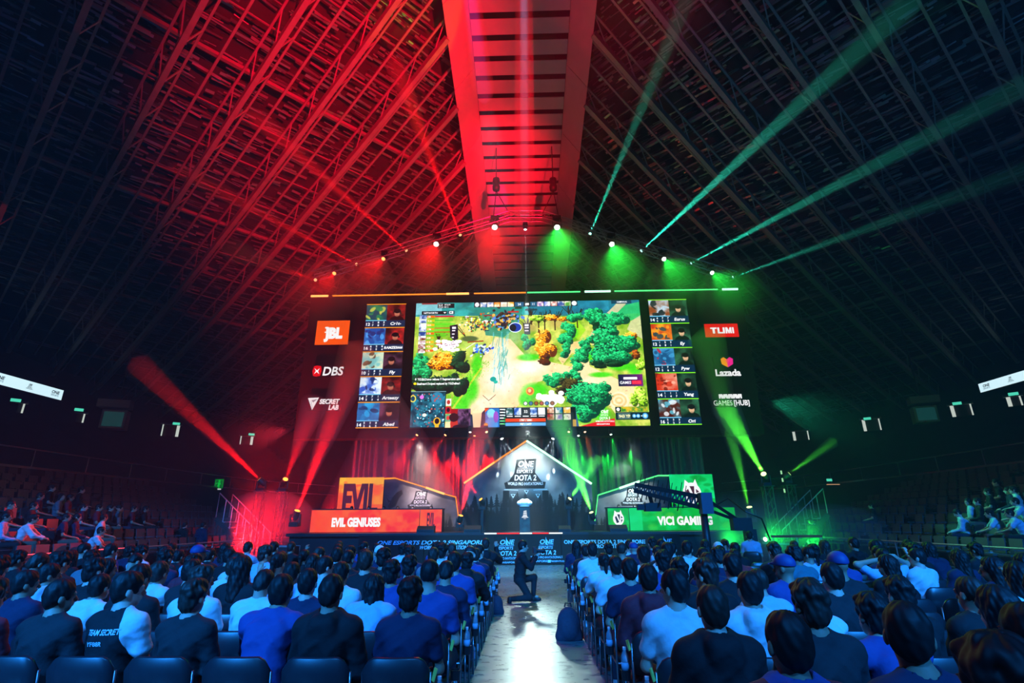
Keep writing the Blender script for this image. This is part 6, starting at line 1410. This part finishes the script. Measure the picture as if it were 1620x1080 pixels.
# ================================================================ SURROUNDINGS
# stairs with lit treads on the green side, and one with handrail on the red side
for (u, v, s, lab, col) in ((1256, 812, 1, 'steel stairs with bright treads beside the green lit tower', GRN), (392, 822, -1, 'steel stairs with handrail beside the red lit tower', RED)):
    p = pY(u, v, 25.0); rt = thing('stairs', (p.x, 25.0, 0), lab, 'stairs')
    for i in range(7): mb = MB(); mb.box((s * (.28 * i - .8), 0, .25 + .24 * i), (.34, 1.1, .05)); mb.build('tread', M['rail'], rt)
    for yy in (-.55, .55):
        mb = MB(); mb.bar((-.9 * s, yy, .1), (s * 1.2, yy, 1.85), .05, .2); mb.build('stringer', M['dark'], rt)
        mb = MB(); mb.tube([(-.9 * s, yy, .25), (-.9 * s, yy, 1.2), (s * 1.2, yy, 2.95), (s * 1.2, yy, 1.9)], .025, 6)
        for i in range(1, 6): mb.tube([(s * (.35 * i - .9), yy, .1 + .29 * i), (s * (.35 * i - .9), yy, 1.2 + .29 * i)], .018, 5)
        mb.build('handrail', M['rail'], rt)
    for i in range(5): mb = MB(); mb.tube([(s * (1.2), -.55 + i * .275, 1.7), (s * 1.2, -.55 + i * .275, .0)], .03, 5); mb.build('post', M['dark'], rt)
p = pY(1260, 848, 19.0); rt = thing('barrier', (p.x, 19.0, 0), 'low barrier with a red top bar beside the green floor lamp', 'barrier'); redm = mat('red_bar', (.6, .03, .02), .5, emit=(1, .05, .02), es=.0, noise=.1)
mb = MB(); mb.box((0, 0, p.z), (1.7, .06, .07)); mb.build('top_bar', redm, rt)
for x in (-.8, 0, .8): mb = MB(); mb.tube([(x, 0, 0), (x, 0, p.z)], .025, 6); mb.build('post', M['rail'], rt)
# flight cases beside the stage
for (u, v, lab) in ((1150, 842, 'green lit flight case beside the end of the green desk'), (452, 858, 'flight case at the orange end of the stage'), (1228, 862, 'flight case under the red barrier')):
    p = pY(u, v, 21.6); rt = thing('flight_case', (p.x, 21.6, 0), lab, 'case', 'flight cases'); mb = MB(); mb.box((0, 0, .42), (.9, .6, .72)); mb.build('box', M['dark'], rt); mb = MB()
    for x in (-.45, .45):
        for y in (-.3, .3): mb.box((x, y, .42), (.04, .04, .74))
    for z in (.06, .78):
        for y in (-.3, .3): mb.box((0, y, z), (.92, .04, .04))
    mb.build('edging', M['rail'], rt); mb = MB()
    for x in (-.35, .35):
        for y in (-.2, .2): mb.lathe([(.05, -.02), (.05, .02)], (x, y, .05), 8, Matrix.Rotation(math.pi / 2, 3, 'X'))
    mb.build('castors', M['black'], rt)
# long ribbon screens on the upper bowl
def ribbon(side, pts, label):
    X = -30.5 * side * -1 if side < 0 else 30.5; X = side * 30.5
    a1, a0 = pX(pts[0][0], pts[0][1], X), pX(pts[0][0], pts[0][2], X); b1, b0 = pX(pts[1][0], pts[1][1], X), pX(pts[1][0], pts[1][2], X)
    z1, z0 = (a1.z + b1.z) / 2, (a0.z + b0.z) / 2; yf = (a1.y + a0.y) / 2; yn = yf - 11
    c = Cv(1400, int(1400 * (z1 - z0) / 11), (.80, .93, .97)); h = c.h; D_ = (.03, .06, .09)
    L = lambda yy: (yf - yy) / 11 * 1400     # distance from the far end
    for i in range(3):
        for off, big in ((70 + i * 480, False), (300 + i * 480, True)):
            xx = off if side > 0 else 1400 - off
            if big: one_logo(c, xx, h * .12, h * .74, D_, None, True)
            else: c.text('ONE', xx, h * .52, h * .30, D_, shear=.15, bold=.03, align='c'); c.text('ESPORTS', xx, h * .76, h * .16, (.35, .45, .5), align='c')
    P = [(X, yn, z1), (X, yf, z1), (X, yf, z0), (X, yn, z0)] if side < 0 else [(X, yf, z1), (X, yn, z1), (X, yn, z0), (X, yf, z0)]
    lo = Vector((X, (yn + yf) / 2, z0)); rt = thing('ribbon_screen', lo, label, 'screen'); Q = [Vector(p) - lo for p in P]
    uvquad('picture_face', Q, img_mat('ribbon_print', c.image('ribbon'), 1.15), rt); mb = MB(); mb.prism([q + Vector((side * .02, 0, 0)) for q in Q], (side * .25, 0, 0)); mb.build('housing', M['black'], rt)
ribbon(-1, ((99, 616, 633), (20, 596, 614)), 'long white ribbon screen on the upper bowl of the red side')
ribbon(1, ((1549, 606, 620), (1615, 588, 605)), 'long white ribbon screen on the upper bowl of the green side')
def facing(p):
    d = Vector((p.x, p.y, 0)).normalized(); return math.atan2(-d.x, d.y)
def on_rear(u, v):
    """where the sight line meets the rear wall of the upper bowl"""
    d = ray(u, v); best = None
    for s in (-1, 1):
        for i in range(len(REAR) - 1):
            a, b = Vector((s * REAR[i][0], REAR[i][1])), Vector((s * REAR[i + 1][0], REAR[i + 1][1])); e = b - a
            den = d.x * e.y - d.y * e.x
            if abs(den) < 1e-6: continue
            t = (a.x * e.y - a.y * e.x) / den; w = (a.x * d.y - a.y * d.x) / den
            if t > 0 and -.01 <= w <= 1.01 and (best is None or t < best): best = t
    return EYE + d * (best * .975)
glow = M['doorglow']; dframe = mat('door_frame_paint', (.30, .32, .33), .6, noise=.1)
for n, (u0, v0, u1, v1, both) in enumerate([(28, 638, 37, 653, 0), (121, 654, 133, 668, 0), (257, 672, 282, 690, 1), (381, 690, 399, 703, 1), (1594, 627, 1616, 642, 1), (1506, 640, 1537, 658, 1), (1366, 663, 1392, 681, 1), (1256, 682, 1278, 696, 1)]):
    a, b = on_rear(u0, (v0 + v1) / 2), on_rear(u1, (v0 + v1) / 2); c_ = (a + b) / 2; top, bot = on_rear((u0 + u1) / 2, v0).z, on_rear((u0 + u1) / 2, v1).z; w = (b - a).length; h = top - bot
    o = bpy.data.objects.new('door_%d' % (n + 1), None); COL.objects.link(o); o['kind'] = 'structure'; o.location = (c_.x, c_.y, bot); o.rotation_euler = (0, 0, facing(c_))
    right_bright = u0 < 810
    mb = MB(); mb.box((0, .1, h / 2), (w, .06, h)); mb.build('door_leaf', M['concrete'], o)
    for s in (-1, 1):
        wd = .10 if not both else (.22 if (s < 0) == (not right_bright) else .09)
        if both or s > 0: mb = MB(); mb.box((s * (w / 2 - wd / 2), 0, h / 2), (wd, .12, h)); mb.build('lit_reveal', glow, o)  # corridor light on the jambs put in as emission
    mb = MB(); mb.box((0, 0, h + .08), (w + .3, .2, .14)); mb.build('door_head', dframe, o)
for (u, v, lab) in ((25, 634, 'first small green exit light above the red side doors from the camera'), (125, 649, 'second small green exit light above the red side doors'), (279, 671, 'third small green exit light above the red side doors'), (398, 688, 'fourth small green exit light, far end of red side'),
                    (1603, 624, 'first small green exit light above the green side doors from the camera'), (1514, 639, 'second small green exit light above the green side doors'), (1372, 663, 'third small green exit light above the green side doors')):
    p = on_rear(u, v - 1); p = EYE + (p - EYE) * .985; rt = thing('exit_light', p, lab, 'exit sign', 'exit lights round the upper bowl', facing(p)); mb = MB(); mb.box((0, -.03, 0), (.52, .03, .2)); mb.build('lit_face', M['exitgreen'], rt); mb = MB(); mb.box((0, .05, 0), (.6, .1, .26)); mb.build('casing', M['dark'], rt)
# larger sign low on the red side, small one on the green side
c = Cv(120, 120, (.0, .05, .02)); GG = (.02, .75, .22)
c.rect(4, 4, 112, 112, (0, .35, .10)); c.ell(60, 28, 13, 13, GG); c.poly([(46, 44), (76, 44), (84, 74), (70, 70), (72, 110), (60, 110), (58, 84), (44, 108), (34, 100), (48, 74)], GG); c.line((20, 60), (46, 50), 9, GG); c.line((14, 14), (106, 14), 5, GG); c.line((14, 14), (14, 106), 5, GG); c.line((106, 14), (106, 106), 5, GG)
P = rectP(339, 757, 354, 773, 37.0); panel_thing('exit_sign', 'square green exit sign low on the red side beyond the stand', 'exit sign', P, c.image('exit_sign'), .9, .1)
p = pY(346, 773.5, 37.0); rt = thing('lamp_strip', p, 'short white strip light under the square green exit sign', 'light'); mb = MB(); mb.box((0, 0, 0), (.30, .06, .08)); mb.build('lit_face', glow, rt)
p = pY(1312, 759, 37.0); rt = thing('exit_light', p, 'pale green exit light low on the green side beyond the stand', 'exit sign'); mb = MB(); mb.box((0, 0, 0), (.34, .06, .16)); mb.build('lit_face', M['exitgreen'], rt); mb = MB(); mb.box((0, .08, 0), (.4, .1, .22)); mb.build('casing', M['dark'], rt)
p = pY(1322, 766, 37.5); rt = thing('lamp_strip', p, 'warm strip of light below the low green exit light', 'light'); mb = MB(); mb.box((0, 0, 0), (1.2, .05, .05)); mb.build('lit_face', emat('warm_strip', (1, .55, .3), .5), rt)
for i, (u, v) in enumerate(((1236, 747), (1238, 759), (1241, 776))):
    p = pY(u, v, 24.8); rt = thing('status_light', p, 'small pale green marker light on the outer tower, %s' % ['highest', 'middle', 'lowest'][i], 'light', 'marker lights on the outer tower'); mb = MB(); mb.box((0, 0, 0), (.05, .05, .16)); mb.build('lit_face', emat('marker', (.45, 1, .5), .8), rt)
# hanging scoreboards of the arena
for (r1, r2, Y, lab) in (((163, 634, 205, 646), (166, 650, 198, 679), 33.0, 'dim hanging scoreboard under the roof on the red side'), ((1440, 628, 1479, 639), (1447, 644, 1478, 669), 33.0, 'dim hanging scoreboard under the roof on the green side')):
    P1, P2 = rectP(*r1, Y), rectP(*r2, Y); lo = Vector(((P2[0][0] + P2[1][0]) / 2, Y, P2[2][2])); rt = thing('scoreboard', lo, lab, 'scoreboard', 'hanging scoreboards', facing(lo) * .6)
    for nm, P, m_ in (('upper_box', P1, M['rail']), ('screen_box', P2, mat('scoreboard_case', (.30, .34, .36), .5, noise=.15))):
        w, h = P[1][0] - P[0][0], P[0][2] - P[2][2]; mb = MB(); mb.box(((P[0][0] + P[1][0]) / 2 - lo.x, 0, (P[0][2] + P[2][2]) / 2 - lo.z), (w, .9, h)); mb.build(nm, m_, rt)
    w, h = P2[1][0] - P2[0][0], P2[0][2] - P2[2][2]; mb = MB(); mb.box((0, -.46, h / 2), (w * .8, .04, h * .78)); mb.build('screen', mat('dim_screen', (.05, .12, .12), .3, emit=(.05, .35, .35), es=.10), rt)
    mb = MB(); mb.tube([(0, 0, h + 1.0), (0, 0, h + 6)], .05, 6); mb.build('hanger', M['dark'], rt)
print('PEOPLE', len(PEOPLE), 'CHAIRS', nch, 'OBJ', len(bpy.data.objects))
